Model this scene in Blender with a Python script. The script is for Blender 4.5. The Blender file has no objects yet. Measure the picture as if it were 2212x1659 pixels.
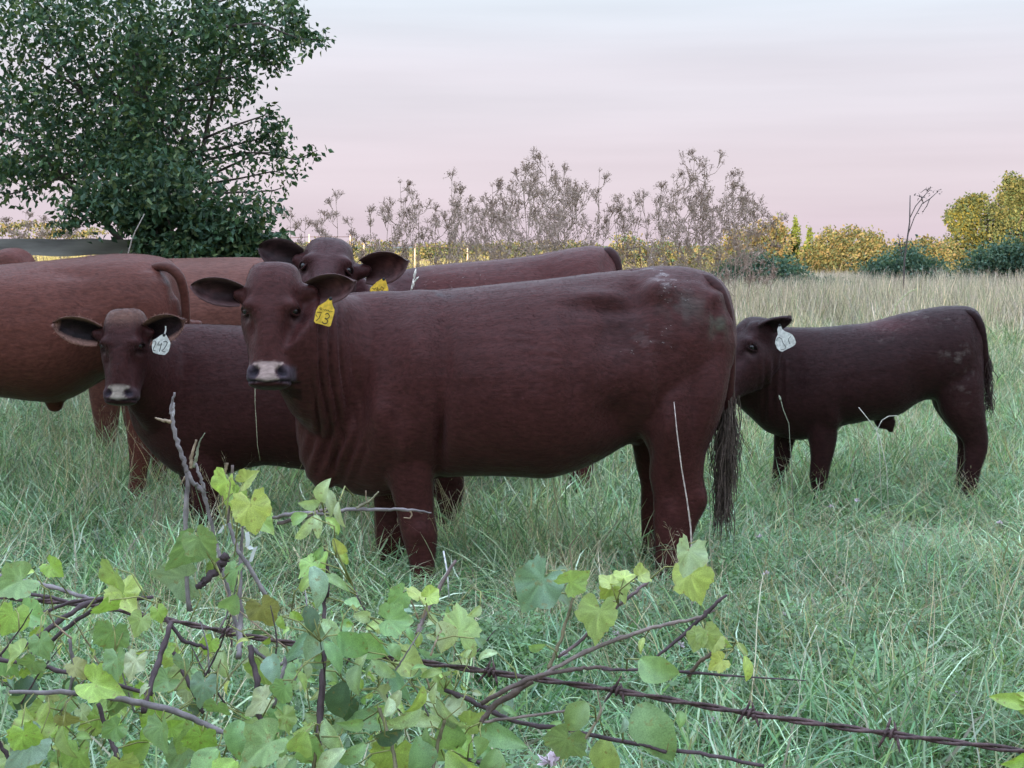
import bpy, math, random
import numpy as np
from mathutils import Vector, Matrix, noise as mnoise

random.seed(7)
RNG = np.random.default_rng(11)
sc = bpy.context.scene
COL = sc.collection

# ---------------------------------------------------------------- camera
CAM = Vector((0.0, 0.0, 1.4))
PITCH = math.radians(5.52)
FPX, CX, CY = 3100.0, 1106.0, 829.5          # focal length and centre in pixels of a 2212 x 1659 picture
cam = bpy.data.cameras.new('camera')
cam.sensor_width = 36.0
cam.lens = FPX / 2212.0 * 36.0
cam.clip_start = 0.05
cam.clip_end = 6000.0
cam_ob = bpy.data.objects.new('camera', cam)
cam_ob.location = CAM
cam_ob.rotation_euler = (math.radians(90) - PITCH, 0, 0)
COL.objects.link(cam_ob)
sc.camera = cam_ob

# ---------------------------------------------------------------- sky, sun, exposure
SUN_EL, SUN_AZ = 4.8, 196.0                   # low evening sun behind the camera (degrees; azimuth clockwise from +Y)
world = bpy.data.worlds.new('World')
sc.world = world
world.use_nodes = True
wn, wl = world.node_tree.nodes, world.node_tree.links
bg = wn['Background']
sky = wn.new('ShaderNodeTexSky')
sky.sky_type = 'NISHITA'
sky.sun_disc = False
sky.sun_elevation = math.radians(SUN_EL)
sky.sun_rotation = math.radians(SUN_AZ)
sky.ozone_density = 4.0
tc = wn.new('ShaderNodeTexCoord')
sep = wn.new('ShaderNodeSeparateXYZ')
wl.new(tc.outputs['Generated'], sep.inputs[0])
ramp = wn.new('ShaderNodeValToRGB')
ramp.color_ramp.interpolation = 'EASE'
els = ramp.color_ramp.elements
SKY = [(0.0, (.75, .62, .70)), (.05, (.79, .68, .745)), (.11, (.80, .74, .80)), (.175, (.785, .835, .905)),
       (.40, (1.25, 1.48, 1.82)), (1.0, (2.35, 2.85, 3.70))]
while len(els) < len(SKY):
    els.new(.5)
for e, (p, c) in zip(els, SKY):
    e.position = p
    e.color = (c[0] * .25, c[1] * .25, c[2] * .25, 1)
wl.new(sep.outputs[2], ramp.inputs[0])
# faint stretched veils of high cloud
mp = wn.new('ShaderNodeMapping')
mp.inputs['Scale'].default_value = (2.0, 2.0, 30.0)
wl.new(tc.outputs['Generated'], mp.inputs[0])
nz = wn.new('ShaderNodeTexNoise')
nz.inputs['Scale'].default_value = 1.6
nz.inputs['Detail'].default_value = 5.0
wl.new(mp.outputs[0], nz.inputs[0])
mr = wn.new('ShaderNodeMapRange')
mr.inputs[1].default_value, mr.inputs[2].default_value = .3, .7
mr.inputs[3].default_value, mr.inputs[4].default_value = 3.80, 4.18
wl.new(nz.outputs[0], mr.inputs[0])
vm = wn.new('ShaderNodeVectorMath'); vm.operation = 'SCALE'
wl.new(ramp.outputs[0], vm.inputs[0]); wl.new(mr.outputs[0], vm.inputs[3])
vs = wn.new('ShaderNodeVectorMath'); vs.operation = 'SCALE'
vs.inputs[3].default_value = .02
wl.new(sky.outputs[0], vs.inputs[0])
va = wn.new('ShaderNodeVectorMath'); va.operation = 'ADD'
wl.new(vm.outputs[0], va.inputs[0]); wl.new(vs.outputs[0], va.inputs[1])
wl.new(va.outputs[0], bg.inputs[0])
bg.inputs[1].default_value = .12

sl = bpy.data.lights.new('sun', 'SUN')
sl.energy = 2.0
sl.angle = math.radians(.6)
sl.color = (1.0, .81, .54)
sun = bpy.data.objects.new('sun', sl)
az = math.radians(SUN_AZ)
sdir = Vector((math.sin(az) * math.cos(math.radians(SUN_EL)), math.cos(az) * math.cos(math.radians(SUN_EL)), math.sin(math.radians(SUN_EL))))
sun.rotation_euler = sdir.to_track_quat('Z', 'Y').to_euler()
sun.location = sdir * 60
COL.objects.link(sun)

sc.view_settings.view_transform = 'Standard'
sc.view_settings.look = 'None'
sc.view_settings.exposure = 3.05
sc.view_settings.gamma = 1.0
sc.view_settings.use_curve_mapping = False
sc.render.engine = 'CYCLES'
sc.cycles.max_bounces = 6
sc.cycles.diffuse_bounces = 4
sc.cycles.glossy_bounces = 2
sc.cycles.transmission_bounces = 3
sc.cycles.use_denoising = True
sc.cycles.use_adaptive_sampling = True
sc.cycles.adaptive_threshold = .02

# ---------------------------------------------------------------- helpers
FW = Vector((0, math.cos(PITCH), -math.sin(PITCH)))
UP = Vector((0, math.sin(PITCH), math.cos(PITCH)))
RT = Vector((1, 0, 0))


def at(px, py, y):
    """World point seen at a picture position, at distance y in front of the camera."""
    d = FW + RT * ((px - CX) / FPX) + UP * ((CY - py) / FPX)
    return CAM + d * (y / d.y)


def proj(V):
    """picture position (px, py) of world points"""
    R = np.asarray(V) - np.array((0., 0., 1.4))
    w = R[:, 1] * math.cos(PITCH) - R[:, 2] * math.sin(PITCH)
    u = R[:, 1] * math.sin(PITCH) + R[:, 2] * math.cos(PITCH)
    return CX + FPX * R[:, 0] / w, CY - FPX * u / w


def npa(v):
    return np.array((v[0], v[1], v[2]), float)


def tag(o, label=None, cat=None, group=None, kind=None):
    if label: o['label'] = label
    if cat: o['category'] = cat
    if group: o['group'] = group
    if kind: o['kind'] = kind
    return o


def empty(name, loc, label=None, cat=None, group=None):
    o = bpy.data.objects.new(name, None)
    o.empty_display_size = .1
    o.location = loc
    COL.objects.link(o)
    return tag(o, label, cat, group)


def mesh_np(name, V, faces, cols=None, mat=None, smooth=True):
    """faces: list of int arrays (n,3) or (n,4)."""
    me = bpy.data.meshes.new(name)
    V = np.asarray(V, np.float32)
    me.vertices.add(len(V))
    me.vertices.foreach_set('co', V.ravel())
    fs = [np.asarray(f, np.int32) for f in faces if len(f)]
    loops = np.concatenate([f.ravel() for f in fs])
    tot = np.concatenate([np.full(len(f), f.shape[1], np.int32) for f in fs])
    start = np.concatenate([[0], np.cumsum(tot)[:-1]]).astype(np.int32)
    me.loops.add(len(loops))
    me.loops.foreach_set('vertex_index', loops)
    me.polygons.add(len(tot))
    me.polygons.foreach_set('loop_start', start)
    me.polygons.foreach_set('loop_total', tot)
    me.update(calc_edges=True)
    me.validate()
    me.polygons.foreach_set('use_smooth', np.full(len(me.polygons), bool(smooth)))
    if cols is not None:
        ca = me.color_attributes.new('Col', 'FLOAT_COLOR', 'POINT')
        c4 = np.ones((len(V), 4), np.float32)
        c4[:, :3] = cols
        ca.data.foreach_set('color', c4.ravel())
    if mat: me.materials.append(mat)
    return me


def link(name, me, parent=None, loc=None):
    o = bpy.data.objects.new(name, me)
    COL.objects.link(o)
    if parent is not None: o.parent = parent
    if loc is not None: o.location = loc
    return o


class MB:
    """Collects pieces of geometry for one mesh."""
    def __init__(s):
        s.V, s.T, s.Q, s.C, s.n = [], [], [], [], 0

    def add(s, V, T=None, Q=None, col=(1, 1, 1)):
        V = np.asarray(V, float)
        s.V.append(V)
        if T is not None and len(T): s.T.append(np.asarray(T, int) + s.n)
        if Q is not None and len(Q): s.Q.append(np.asarray(Q, int) + s.n)
        c = np.asarray(col, float)
        s.C.append(np.tile(c, (len(V), 1)) if c.ndim == 1 else c)
        s.n += len(V)

    def tube(s, pts, radii, seg=6, col=(1, 1, 1), cap=True):
        P = [np.asarray(p, float) for p in pts]
        n = len(P)
        if np.isscalar(radii): radii = [radii] * n
        V = []
        ref = None
        for i in range(n):
            t = P[min(i + 1, n - 1)] - P[max(i - 1, 0)]
            t = t / (np.linalg.norm(t) + 1e-9)
            if ref is None:
                ref = np.array((0, 0, 1.)) if abs(t[2]) < .9 else np.array((1., 0, 0))
            u = np.cross(t, ref); u /= np.linalg.norm(u) + 1e-9
            v = np.cross(u, t); ref = v
            for k in range(seg):
                a = 2 * math.pi * k / seg
                V.append(P[i] + radii[i] * (math.cos(a) * u + math.sin(a) * v))
        Q = [(i * seg + k, i * seg + (k + 1) % seg, (i + 1) * seg + (k + 1) % seg, (i + 1) * seg + k)
             for i in range(n - 1) for k in range(seg)]
        T = []
        if cap:
            V += [P[0], P[-1]]
            a, b = n * seg, n * seg + 1
            T = [(a, (k + 1) % seg, k) for k in range(seg)] + [(b, (n - 1) * seg + k, (n - 1) * seg + (k + 1) % seg) for k in range(seg)]
        s.add(V, T, Q, col)

    def loft(s, rings, col=(1, 1, 1)):
        n = len(rings[0]); m = len(rings)
        V = np.concatenate(rings + [rings[0].mean(0)[None], rings[-1].mean(0)[None]])
        Q = [(i * n + k, i * n + (k + 1) % n, (i + 1) * n + (k + 1) % n, (i + 1) * n + k) for i in range(m - 1) for k in range(n)]
        a, b = m * n, m * n + 1
        T = [(a, (k + 1) % n, k) for k in range(n)] + [(b, (m - 1) * n + k, (m - 1) * n + (k + 1) % n) for k in range(n)]
        s.add(V, T, Q, col)

    def box(s, c, e, col=(1, 1, 1), rot=None):
        c = np.asarray(c, float); e = np.asarray(e, float) / 2
        V = np.array([(x, y, z) for x in (-1, 1) for y in (-1, 1) for z in (-1, 1)]) * e
        if rot is not None: V = V @ np.asarray(rot).T
        s.add(V + c, None, [(0, 1, 3, 2), (4, 6, 7, 5), (0, 4, 5, 1), (2, 3, 7, 6), (0, 2, 6, 4), (1, 5, 7, 3)], col)

    def mesh(s, name, mat, smooth=True, origin=None):
        V = np.concatenate(s.V)
        if origin is not None: V = V - np.asarray(origin, float)
        F = []
        if s.T: F.append(np.concatenate(s.T))
        if s.Q: F.append(np.concatenate(s.Q))
        return mesh_np(name, V, F, np.concatenate(s.C), mat, smooth)


def spow(x, p):
    return np.sign(x) * np.abs(x) ** p


def ring(c, u, v, a, bu, bd, p=2.2, n=30, low=0., top=0.):
    t = np.arange(n) * 2 * np.pi / n
    cu, sv = spow(np.cos(t), 2 / p), spow(np.sin(t), 2 / p)
    w = 1 - low * np.clip(-np.sin(t), 0, 1) ** 2 - top * np.clip(np.sin(t), 0, 1) ** 2
    b = np.where(sv > 0, bu, bd)
    return npa(c) + np.outer(cu * a * w, npa(u)) + np.outer(sv * b, npa(v))


def smooth01(x):
    x = np.clip(x, 0, 1)
    return x * x * (3 - 2 * x)


def fbm(P, scale, octv=3, seed=0.):
    """cheap vectorised lattice noise, about -1..1"""
    P = np.asarray(P, float) * scale + seed * 17.31
    out = np.zeros(len(P)); amp = 1.; tot = 0.
    for o in range(octv):
        i = np.floor(P).astype(np.int64); f = P - i; f = f * f * (3 - 2 * f)
        def h(dx, dy, dz):
            n = (i[:, 0] + dx) * 374761393 + (i[:, 1] + dy) * 668265263 + (i[:, 2] + dz) * 2147483647 + o * 97
            n = (n ^ (n >> 13)) * 1274126177
            n = n ^ (n >> 16)
            return (n & 0xffff) / 32767.5 - 1
        c = 0
        for dx in (0, 1):
            for dy in (0, 1):
                for dz in (0, 1):
                    w = (f[:, 0] if dx else 1 - f[:, 0]) * (f[:, 1] if dy else 1 - f[:, 1]) * (f[:, 2] if dz else 1 - f[:, 2])
                    c = c + w * h(dx, dy, dz)
        out += amp * c; tot += amp; amp *= .5; P = P * 2.03
    return out / tot


# ---------------------------------------------------------------- materials
def new_mat(name):
    m = bpy.data.materials.new(name)
    m.use_nodes = True
    nt = m.node_tree
    return m, nt, nt.nodes, nt.links, nt.nodes['Principled BSDF']


def mul(nt, a, b):
    n = nt.nodes.new('ShaderNodeVectorMath'); n.operation = 'MULTIPLY'
    for k, x in ((0, a), (1, b)):
        if isinstance(x, tuple): n.inputs[k].default_value = x
        else: nt.links.new(x, n.inputs[k])
    return n.outputs[0]


def noise_fac(nt, scale, lo, hi, detail=3., coord='Object', stretch=(1, 1, 1), rmin=.3, rmax=.7):
    t = nt.nodes.new('ShaderNodeTexCoord'); m = nt.nodes.new('ShaderNodeMapping')
    m.inputs['Scale'].default_value = stretch
    nt.links.new(t.outputs[coord], m.inputs[0])
    n = nt.nodes.new('ShaderNodeTexNoise')
    n.inputs['Scale'].default_value = scale; n.inputs['Detail'].default_value = detail
    nt.links.new(m.outputs[0], n.inputs[0])
    r = nt.nodes.new('ShaderNodeMapRange')
    for k, x in ((1, rmin), (2, rmax), (3, lo), (4, hi)): r.inputs[k].default_value = x
    nt.links.new(n.outputs[0], r.inputs[0])
    return r.outputs[0], n.outputs[0]


def attr(nt, name, typ='GEOMETRY'):
    a = nt.nodes.new('ShaderNodeAttribute'); a.attribute_name = name; a.attribute_type = typ
    return a.outputs['Color']


def plain(name, col, rough=.7, spec=.3, nscale=8., var=.3, bump=.0, stretch=(1, 1, 1), vcol=False, coord='Object'):
    m, nt, N, L, b = new_mat(name)
    f, raw = noise_fac(nt, nscale, 1 - var, 1 + var, 4., coord, stretch)
    base = attr(nt, 'Col') if vcol else None
    if base is None:
        rgb = N.new('ShaderNodeRGB'); rgb.outputs[0].default_value = (*col, 1); base = rgb.outputs[0]
    cmb = N.new('ShaderNodeCombineXYZ')
    for k in range(3): L.new(f, cmb.inputs[k])
    L.new(mul(nt, base, cmb.outputs[0]), b.inputs['Base Color'])
    b.inputs['Roughness'].default_value = rough
    b.inputs['Specular IOR Level'].default_value = spec
    if bump:
        bp = N.new('ShaderNodeBump'); bp.inputs['Strength'].default_value = bump; bp.inputs['Distance'].default_value = .01
        L.new(raw, bp.inputs['Height']); L.new(bp.outputs[0], b.inputs['Normal'])
    return m


def leafy(name, rough=.5, spec=.4, trans=.3, source='Col', nscale=30., var=.25, tint=False, veins=False):
    """thin leaf: principled plus translucency; colour from a vertex attribute or the object's colour."""
    m, nt, N, L, b = new_mat(name)
    if source == 'OBJECT':
        oi = N.new('ShaderNodeObjectInfo'); base = oi.outputs['Color']
        base = mul(nt, base, attr(nt, 'Col'))
    else:
        base = attr(nt, 'Col')
    if tint: base = mul(nt, base, attr(nt, 'tint', 'INSTANCER'))
    if var:
        f, raw = noise_fac(nt, nscale, 1 - var, 1 + var, 3.)
        cmb = N.new('ShaderNodeCombineXYZ')
        for k in range(3): L.new(f, cmb.inputs[k])
        base = mul(nt, base, cmb.outputs[0])
    if source == 'OBJECT':                                   # brown specks and blotches, different on every leaf
        t_ = N.new('ShaderNodeTexCoord'); oi2 = N.new('ShaderNodeObjectInfo'); n4 = N.new('ShaderNodeTexNoise')
        n4.noise_dimensions = '4D'; n4.inputs['Scale'].default_value = 7.; n4.inputs['Detail'].default_value = 4.
        m4 = N.new('ShaderNodeMath'); m4.operation = 'MULTIPLY'; m4.inputs[1].default_value = 50.
        L.new(oi2.outputs['Random'], m4.inputs[0]); L.new(m4.outputs[0], n4.inputs['W']); L.new(t_.outputs['Object'], n4.inputs['Vector'])
        r4 = N.new('ShaderNodeMapRange'); r4.inputs[1].default_value, r4.inputs[2].default_value, r4.inputs[4].default_value = .60, .70, .75
        L.new(n4.outputs[0], r4.inputs[0])
        x4 = N.new('ShaderNodeMix'); x4.data_type = 'RGBA'
        L.new(r4.outputs[0], x4.inputs[0]); L.new(base, x4.inputs[6]); x4.inputs[7].default_value = (.26, .20, .07, 1)
        base = x4.outputs[2]
    L.new(base, b.inputs['Base Color'])
    b.inputs['Roughness'].default_value = rough
    b.inputs['Specular IOR Level'].default_value = spec
    if trans:
        t = N.new('ShaderNodeBsdfTranslucent')
        L.new(mul(nt, base, (1.15, 1.1, .6)), t.inputs[0])
        mx = N.new('ShaderNodeMixShader'); mx.inputs[0].default_value = trans
        L.new(b.outputs[0], mx.inputs[1]); L.new(t.outputs[0], mx.inputs[2])
        L.new(mx.outputs[0], N['Material Output'].inputs[0])
    return m


def coat_mat(name, hair=False):
    m, nt, N, L, b = new_mat(name)
    f1, _ = noise_fac(nt, 3.2, .90, 1.10, 4.)
    f2, raw = noise_fac(nt, 120., .74, 1.26, 4., 'Object', (.25, 1, .60))
    mm = N.new('ShaderNodeMath'); mm.operation = 'MULTIPLY'
    L.new(f1, mm.inputs[0]); L.new(f2, mm.inputs[1])
    cmb = N.new('ShaderNodeCombineXYZ')
    for k in range(3): L.new(mm.outputs[0], cmb.inputs[k])
    L.new(mul(nt, attr(nt, 'Col'), cmb.outputs[0]), b.inputs['Base Color'])
    b.inputs['Roughness'].default_value = .42
    b.inputs['Specular IOR Level'].default_value = .11
    b.inputs['Sheen Weight'].default_value = .04
    b.inputs['Sheen Roughness'].default_value = .5
    bp = N.new('ShaderNodeBump'); bp.inputs['Strength'].default_value = .35; bp.inputs['Distance'].default_value = .006
    L.new(raw, bp.inputs['Height']); L.new(bp.outputs[0], b.inputs['Normal'])
    return m


M_COAT = coat_mat('coat')
M_EYE = plain('eye_wet', (.008, .006, .007), .08, .6, var=.1)
M_HAIR = plain('switch_hair', (1, 1, 1), .6, .3, 40., .3, vcol=True)
M_GRASS = leafy('grass_blade', .45, .45, .34, nscale=40., var=.12, tint=True)
M_LEAF = leafy('tree_leaf', .5, .35, .22, nscale=6., var=.2)
M_FARLEAF = leafy('far_leaf', .6, .2, .25, nscale=.8, var=.25)
M_VINE = leafy('vine_leaf', .42, .5, .3, source='OBJECT', nscale=45., var=.22)
M_BARK = plain('bark', (.10, .08, .07), .85, .2, 14., .45, .6, (1, 1, .25))
M_CANE = plain('cane', (1, 1, 1), .7, .3, 60., .4, .4, vcol=True)
M_WEED = plain('dead_weed', (1, 1, 1), .8, .2, 20., .25, vcol=True)
M_WOOD = plain('weathered_wood', (.20, .185, .17), .9, .15, 4., .5, .5, (.5, 3, 3))
M_RUST = plain('rusty_wire', (.085, .05, .05), .65, .4, 120., .55, .5)
M_TAGY = plain('yellow_plastic', (.74, .47, .05), .45, .4, 60., .28)
M_TAGW = plain('white_plastic', (.66, .64, .60), .5, .3, 60., .30)
M_INK = plain('marker_ink', (.03, .03, .03), .6, .2, 60., .4)
M_PETAL = plain('petal', (1, 1, 1), .6, .3, 50., .1, vcol=True)
# ---------------------------------------------------------------- ground: one sheet to the horizon, with an unseen hill added behind the camera to keep the low sun off the herd
def ground_z(x, y):
    z = .03 * np.sin(x * .7 + .3) * np.sin(y * .55) + .025 * np.sin(x * 1.9 + y * 1.3)
    z = z * smooth01((y - 2.5) / 1.5)
    shade_hill = 11.5 * smooth01((-y - 10) / 62)  # unseen rise, added and sized to shade the herd
    return z + shade_hill


def axis(edges):
    return np.unique(np.concatenate([np.arange(a, b, s) for a, b, s in edges]))


gx = axis([(-1800, -200, 200), (-200, -40, 16), (-40, -12, 2), (-12, 12, .5), (12, 40, 2), (40, 200, 16), (200, 1801, 200)])
gy = axis([(-300, -90, 30), (-90, -4, 4), (-4, 20, .5), (20, 60, 2), (60, 200, 14), (200, 3001, 200)])
XX, YY = np.meshgrid(gx, gy)
GV = np.stack([XX.ravel(), YY.ravel(), ground_z(XX.ravel(), YY.ravel())], 1)
nx, ny = len(gx), len(gy)
ii = (np.arange(ny - 1)[:, None] * nx + np.arange(nx - 1)[None]).ravel()
m_ground, nt, N, L, b = new_mat('pasture_ground')
f, _ = noise_fac(nt, .35, 0, 1, 5., 'Object')
rp = N.new('ShaderNodeValToRGB')
rp.color_ramp.elements[0].color = (.050, .068, .030, 1); rp.color_ramp.elements[1].color = (.16, .14, .075, 1)
L.new(f, rp.inputs[0]); L.new(rp.outputs[0], b.inputs['Base Color'])
b.inputs['Roughness'].default_value = .95; b.inputs['Specular IOR Level'].default_value = .1
tag(link('ground', mesh_np('ground', GV, [np.stack([ii, ii + 1, ii + nx + 1, ii + nx], 1)], None, m_ground)), kind='structure')

# far low hills
mb = MB()
hx = np.linspace(-900, 900, 80)
for y0, h0, sd, c in ((620, .7, 1, (.09, .11, .09)), (760, 1.3, 2, (.13, .14, .14))):  # paler, greyer tones paint haze into the hill colours
    top = h0 * (.7 + .45 * np.sin(hx * .008 + sd) + .22 * np.sin(hx * .031 + 2 * sd))
    rows = [np.stack([hx, np.full(80, y0 + dy), top * k - 1], 1) for dy, k in ((-40, 0), (-18, .75), (0, 1), (20, .8), (60, 0))]
    V = np.concatenate(rows)
    mb.add(V, None, [(r * 80 + k, r * 80 + k + 1, (r + 1) * 80 + k + 1, (r + 1) * 80 + k) for r in range(4) for k in range(79)], c)
tag(link('hills', mb.mesh('hills', plain('far_hill', (1, 1, 1), .9, .1, .05, .35, vcol=True))), kind='structure')


# ---------------------------------------------------------------- grass
def blades(n, spread, length, width, lean, curve, cols, seg=4, heads=0., wig=.12, headcol=(.34, .29, .19), lean_az=None):
    """n curved blades as one mesh; lean and curve in radians."""
    V = []; Q = []; T = []; C = []; k0 = 0
    for i in range(n):
        a = RNG.uniform(0, 2 * math.pi); r = spread * math.sqrt(RNG.random())
        p = np.array((r * math.cos(a), r * math.sin(a), -.02))
        azm = RNG.uniform(0, 2 * math.pi) if lean_az is None else RNG.normal(lean_az, .9)
        Ln = RNG.uniform(*length); w = RNG.uniform(*width); th = RNG.uniform(*lean); cv = RNG.uniform(*curve)
        col = np.array(cols[RNG.integers(len(cols))]) * RNG.uniform(.5, 1.6)
        tw = azm + math.pi / 2 + RNG.normal(0, .9)
        wd = np.array((math.cos(tw), math.sin(tw), 0.))
        pts = [p]
        for s in range(seg):
            ang = th + cv * ((s + .5) / seg); az2 = azm + RNG.normal(0, wig)
            p = p + Ln / seg * np.array((math.sin(ang) * math.cos(az2), math.sin(ang) * math.sin(az2), math.cos(ang)))
            pts.append(p)
        for s in range(seg):
            ws = w * (1 - .55 * s / seg) / 2
            V += [pts[s] - wd * ws, pts[s] + wd * ws]; C += [col * (.55 + .45 * s / seg)] * 0 + [col] * 2
        V.append(pts[-1]); C.append(col)
        for s in range(seg - 1): Q.append((k0 + 2 * s, k0 + 2 * s + 1, k0 + 2 * s + 3, k0 + 2 * s + 2))
        T.append((k0 + 2 * seg - 2, k0 + 2 * seg - 1, k0 + 2 * seg)); k0 += 2 * seg + 1
        if RNG.random() < heads:                                       # loose seed head
            d = pts[-1] - pts[-2]; d /= np.linalg.norm(d)
            for j in range(7):
                q = pts[-1] - d * (j * .016)
                o = RNG.normal(0, .010, 3) + d * .014
                V += [q, q + o + wd * .003, q + o * 1.7]; C += [np.array(headcol) * RNG.uniform(.8, 1.2)] * 3
                T.append((k0, k0 + 1, k0 + 2)); k0 += 3
    return mesh_np('clump', np.array(V), [np.array(Q), np.array(T)], np.array(C), M_GRASS, False)


def clover_mesh(n, spread):
    V = []; T = []; C = []; k = 0
    for i in range(n):
        a = RNG.uniform(0, 6.28); r = spread * math.sqrt(RNG.random()); h = RNG.uniform(.05, .13)
        c = np.array((r * math.cos(a), r * math.sin(a), h)); az0 = RNG.uniform(0, 6.28); s = RNG.uniform(.008, .013)
        col = np.array((.125, .215, .095)) * RNG.uniform(.7, 1.35)
        tilt = RNG.normal(0, .35, 2)
        for j in range(3):
            b = az0 + j * 2.09
            d = np.array((math.cos(b), math.sin(b), tilt[0])); e = np.array((-math.sin(b), math.cos(b), tilt[1]))
            V += [c, c + d * s * .7 + e * s * .55, c + d * s * 1.5, c + d * s * .7 - e * s * .55]
            C += [col] * 4; T += [(k, k + 1, k + 2), (k, k + 2, k + 3)]; k += 4
        V += [c, c - np.array((.002, 0, h)), c - np.array((-.002, 0, h))]; C += [col] * 3; T.append((k, k + 1, k + 2)); k += 3
    return mesh_np('clover', np.array(V), [np.array(T)], np.array(C), M_GRASS, False)


def scatter(name, protos, P, rot, scl, idx, tint, label=None):
    """one object that instances clump meshes on points (geometry nodes)."""
    coll = bpy.data.collections.new(name + '_source')
    for i, me in enumerate(protos):
        o = bpy.data.objects.new('%s_%02d' % (name, i), me); coll.objects.link(o)
    me = bpy.data.meshes.new(name)
    me.vertices.add(len(P)); me.vertices.foreach_set('co', np.asarray(P, np.float32).ravel())
    for nm, typ, dat in (('rot', 'FLOAT_VECTOR', rot), ('scl', 'FLOAT_VECTOR', scl), ('tint', 'FLOAT_VECTOR', tint)):
        at_ = me.attributes.new(nm, typ, 'POINT'); at_.data.foreach_set('vector', np.asarray(dat, np.float32).ravel())
    at_ = me.attributes.new('idx', 'INT', 'POINT'); at_.data.foreach_set('value', np.asarray(idx, np.int32))
    ng = bpy.data.node_groups.new(name, 'GeometryNodeTree')
    ng.interface.new_socket('Geometry', in_out='INPUT', socket_type='NodeSocketGeometry')
    ng.interface.new_socket('Geometry', in_out='OUTPUT', socket_type='NodeSocketGeometry')
    n = ng.nodes
    gi, go = n.new('NodeGroupInput'), n.new('NodeGroupOutput')
    iop = n.new('GeometryNodeInstanceOnPoints'); ci = n.new('GeometryNodeCollectionInfo')
    ci.inputs['Collection'].default_value = coll
    ci.inputs['Separate Children'].default_value = True
    ci.inputs['Reset Children'].default_value = True
    def na(nm, typ):
        a = n.new('GeometryNodeInputNamedAttribute'); a.data_type = typ; a.inputs[0].default_value = nm
        return next(o for o in a.outputs if o.enabled and o.name == 'Attribute')
    k = ng.links.new
    k(gi.outputs[0], iop.inputs['Points']); k(ci.outputs[0], iop.inputs['Instance'])
    iop.inputs['Pick Instance'].default_value = True
    k(na('idx', 'INT'), iop.inputs['Instance Index']); k(na('rot', 'FLOAT_VECTOR'), iop.inputs['Rotation']); k(na('scl', 'FLOAT_VECTOR'), iop.inputs['Scale'])
    k(iop.outputs[0], go.inputs[0])
    ob = link(name, me)
    md = ob.modifiers.new('scatter', 'NODES'); md.node_group = ng
    return tag(ob, label, None, None, 'stuff')


def field(n, y0, y1, side=.42, pad=1.2, dens=1.0):
    """random points over the pasture in front of the camera, even per square metre"""
    u = RNG.random(n)
    y = np.sqrt(u * (y1 ** 2 - y0 ** 2) + y0 ** 2)
    x = RNG.uniform(-1, 1, n) * (side * y + pad)
    return np.stack([x, y, ground_z(x, y)], 1)


def grow(name, protos, P, smin, smax, tilt=.12, tints=None, zmul=None):
    n = len(P)
    s = RNG.uniform(smin, smax, (n, 1)) * np.ones((1, 3))
    if zmul is not None: s[:, 2] *= zmul
    rot = np.stack([RNG.normal(0, tilt, n), RNG.normal(0, tilt, n), RNG.uniform(0, 6.28, n)], 1)
    if tints is None: tints = np.ones((n, 3))
    tints = tints * RNG.uniform(.70, 1.35, (n, 1))
    return scatter(name, protos, P, rot, s, RNG.integers(0, len(protos), n), tints)


GREEN = [(.165, .285, .120), (.205, .315, .150), (.135, .250, .120), (.240, .335, .170), (.195, .315, .185), (.30, .35, .21)]
STRAW = [(.46, .39, .27), (.54, .47, .34), (.36, .31, .22), (.58, .53, .41)]
PALE = [(.38, .41, .28), (.48, .47, .34), (.30, .37, .23), (.56, .52, .41), (.44, .44, .33), (.52, .48, .38)]


def patch(P, scale=.9, seed=3):
    """soft patchiness: drier and greener areas"""
    f = fbm(np.stack([P[:, 0], P[:, 1], np.zeros(len(P))], 1), scale, 3, seed)[:, None]
    return f


near_protos = [blades(24, .11, (.14, .38), (.0042, .0100), (.1, 1.0), (.3, 1.9), GREEN + GREEN + STRAW[:1] + [(.42, .50, .34), (.48, .54, .40)], 5, wig=.22) for _ in range(7)] + \
              [blades(26, .12, (.10, .28), (.0026, .0048), (.4, 1.4), (-.8, 1.2), STRAW[:2] + GREEN[2:], 4, wig=.55) for _ in range(2)]
P = field(17000, 2.6, 13.5)
f = patch(P)
t = 1.06 + f * np.array((.50, .34, .44)) + np.array((.0, .09, .14))
def trampled(P):
    """short, trodden grass round the heifer's and the lone calf's feet"""
    a = np.exp(-((P[:, 0] + .40) / .8) ** 2 - ((P[:, 1] - 5.2) / .38) ** 2)
    b_ = np.exp(-((P[:, 0] - .75) / .5) ** 2 - ((P[:, 1] - 5.25) / .4) ** 2)
    c = .85 * np.exp(-((P[:, 0] - 2.0) / 1.1) ** 2 - ((P[:, 1] - 6.9) / .8) ** 2)
    return 1 - .76 * np.clip(a + b_ + c, 0, 1)


clump = .45 + .80 * smooth01((patch(P, 2.6, 8)[:, 0] + .45) / .9)
grow('grass', near_protos, P, .75, 1.25, .18, t, clump * trampled(P))
P = field(2600, 2.6, 12)
P = P[(patch(P, .8, 12)[:, 0] > -.15) & ((P[:, 1] > 8) | (P[:, 1] < 6) | (np.abs(P[:, 0] - 2) > 1))]
grow('clover', [clover_mesh(42, .16) for _ in range(3)], P, .8, 1.4, .08)
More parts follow.
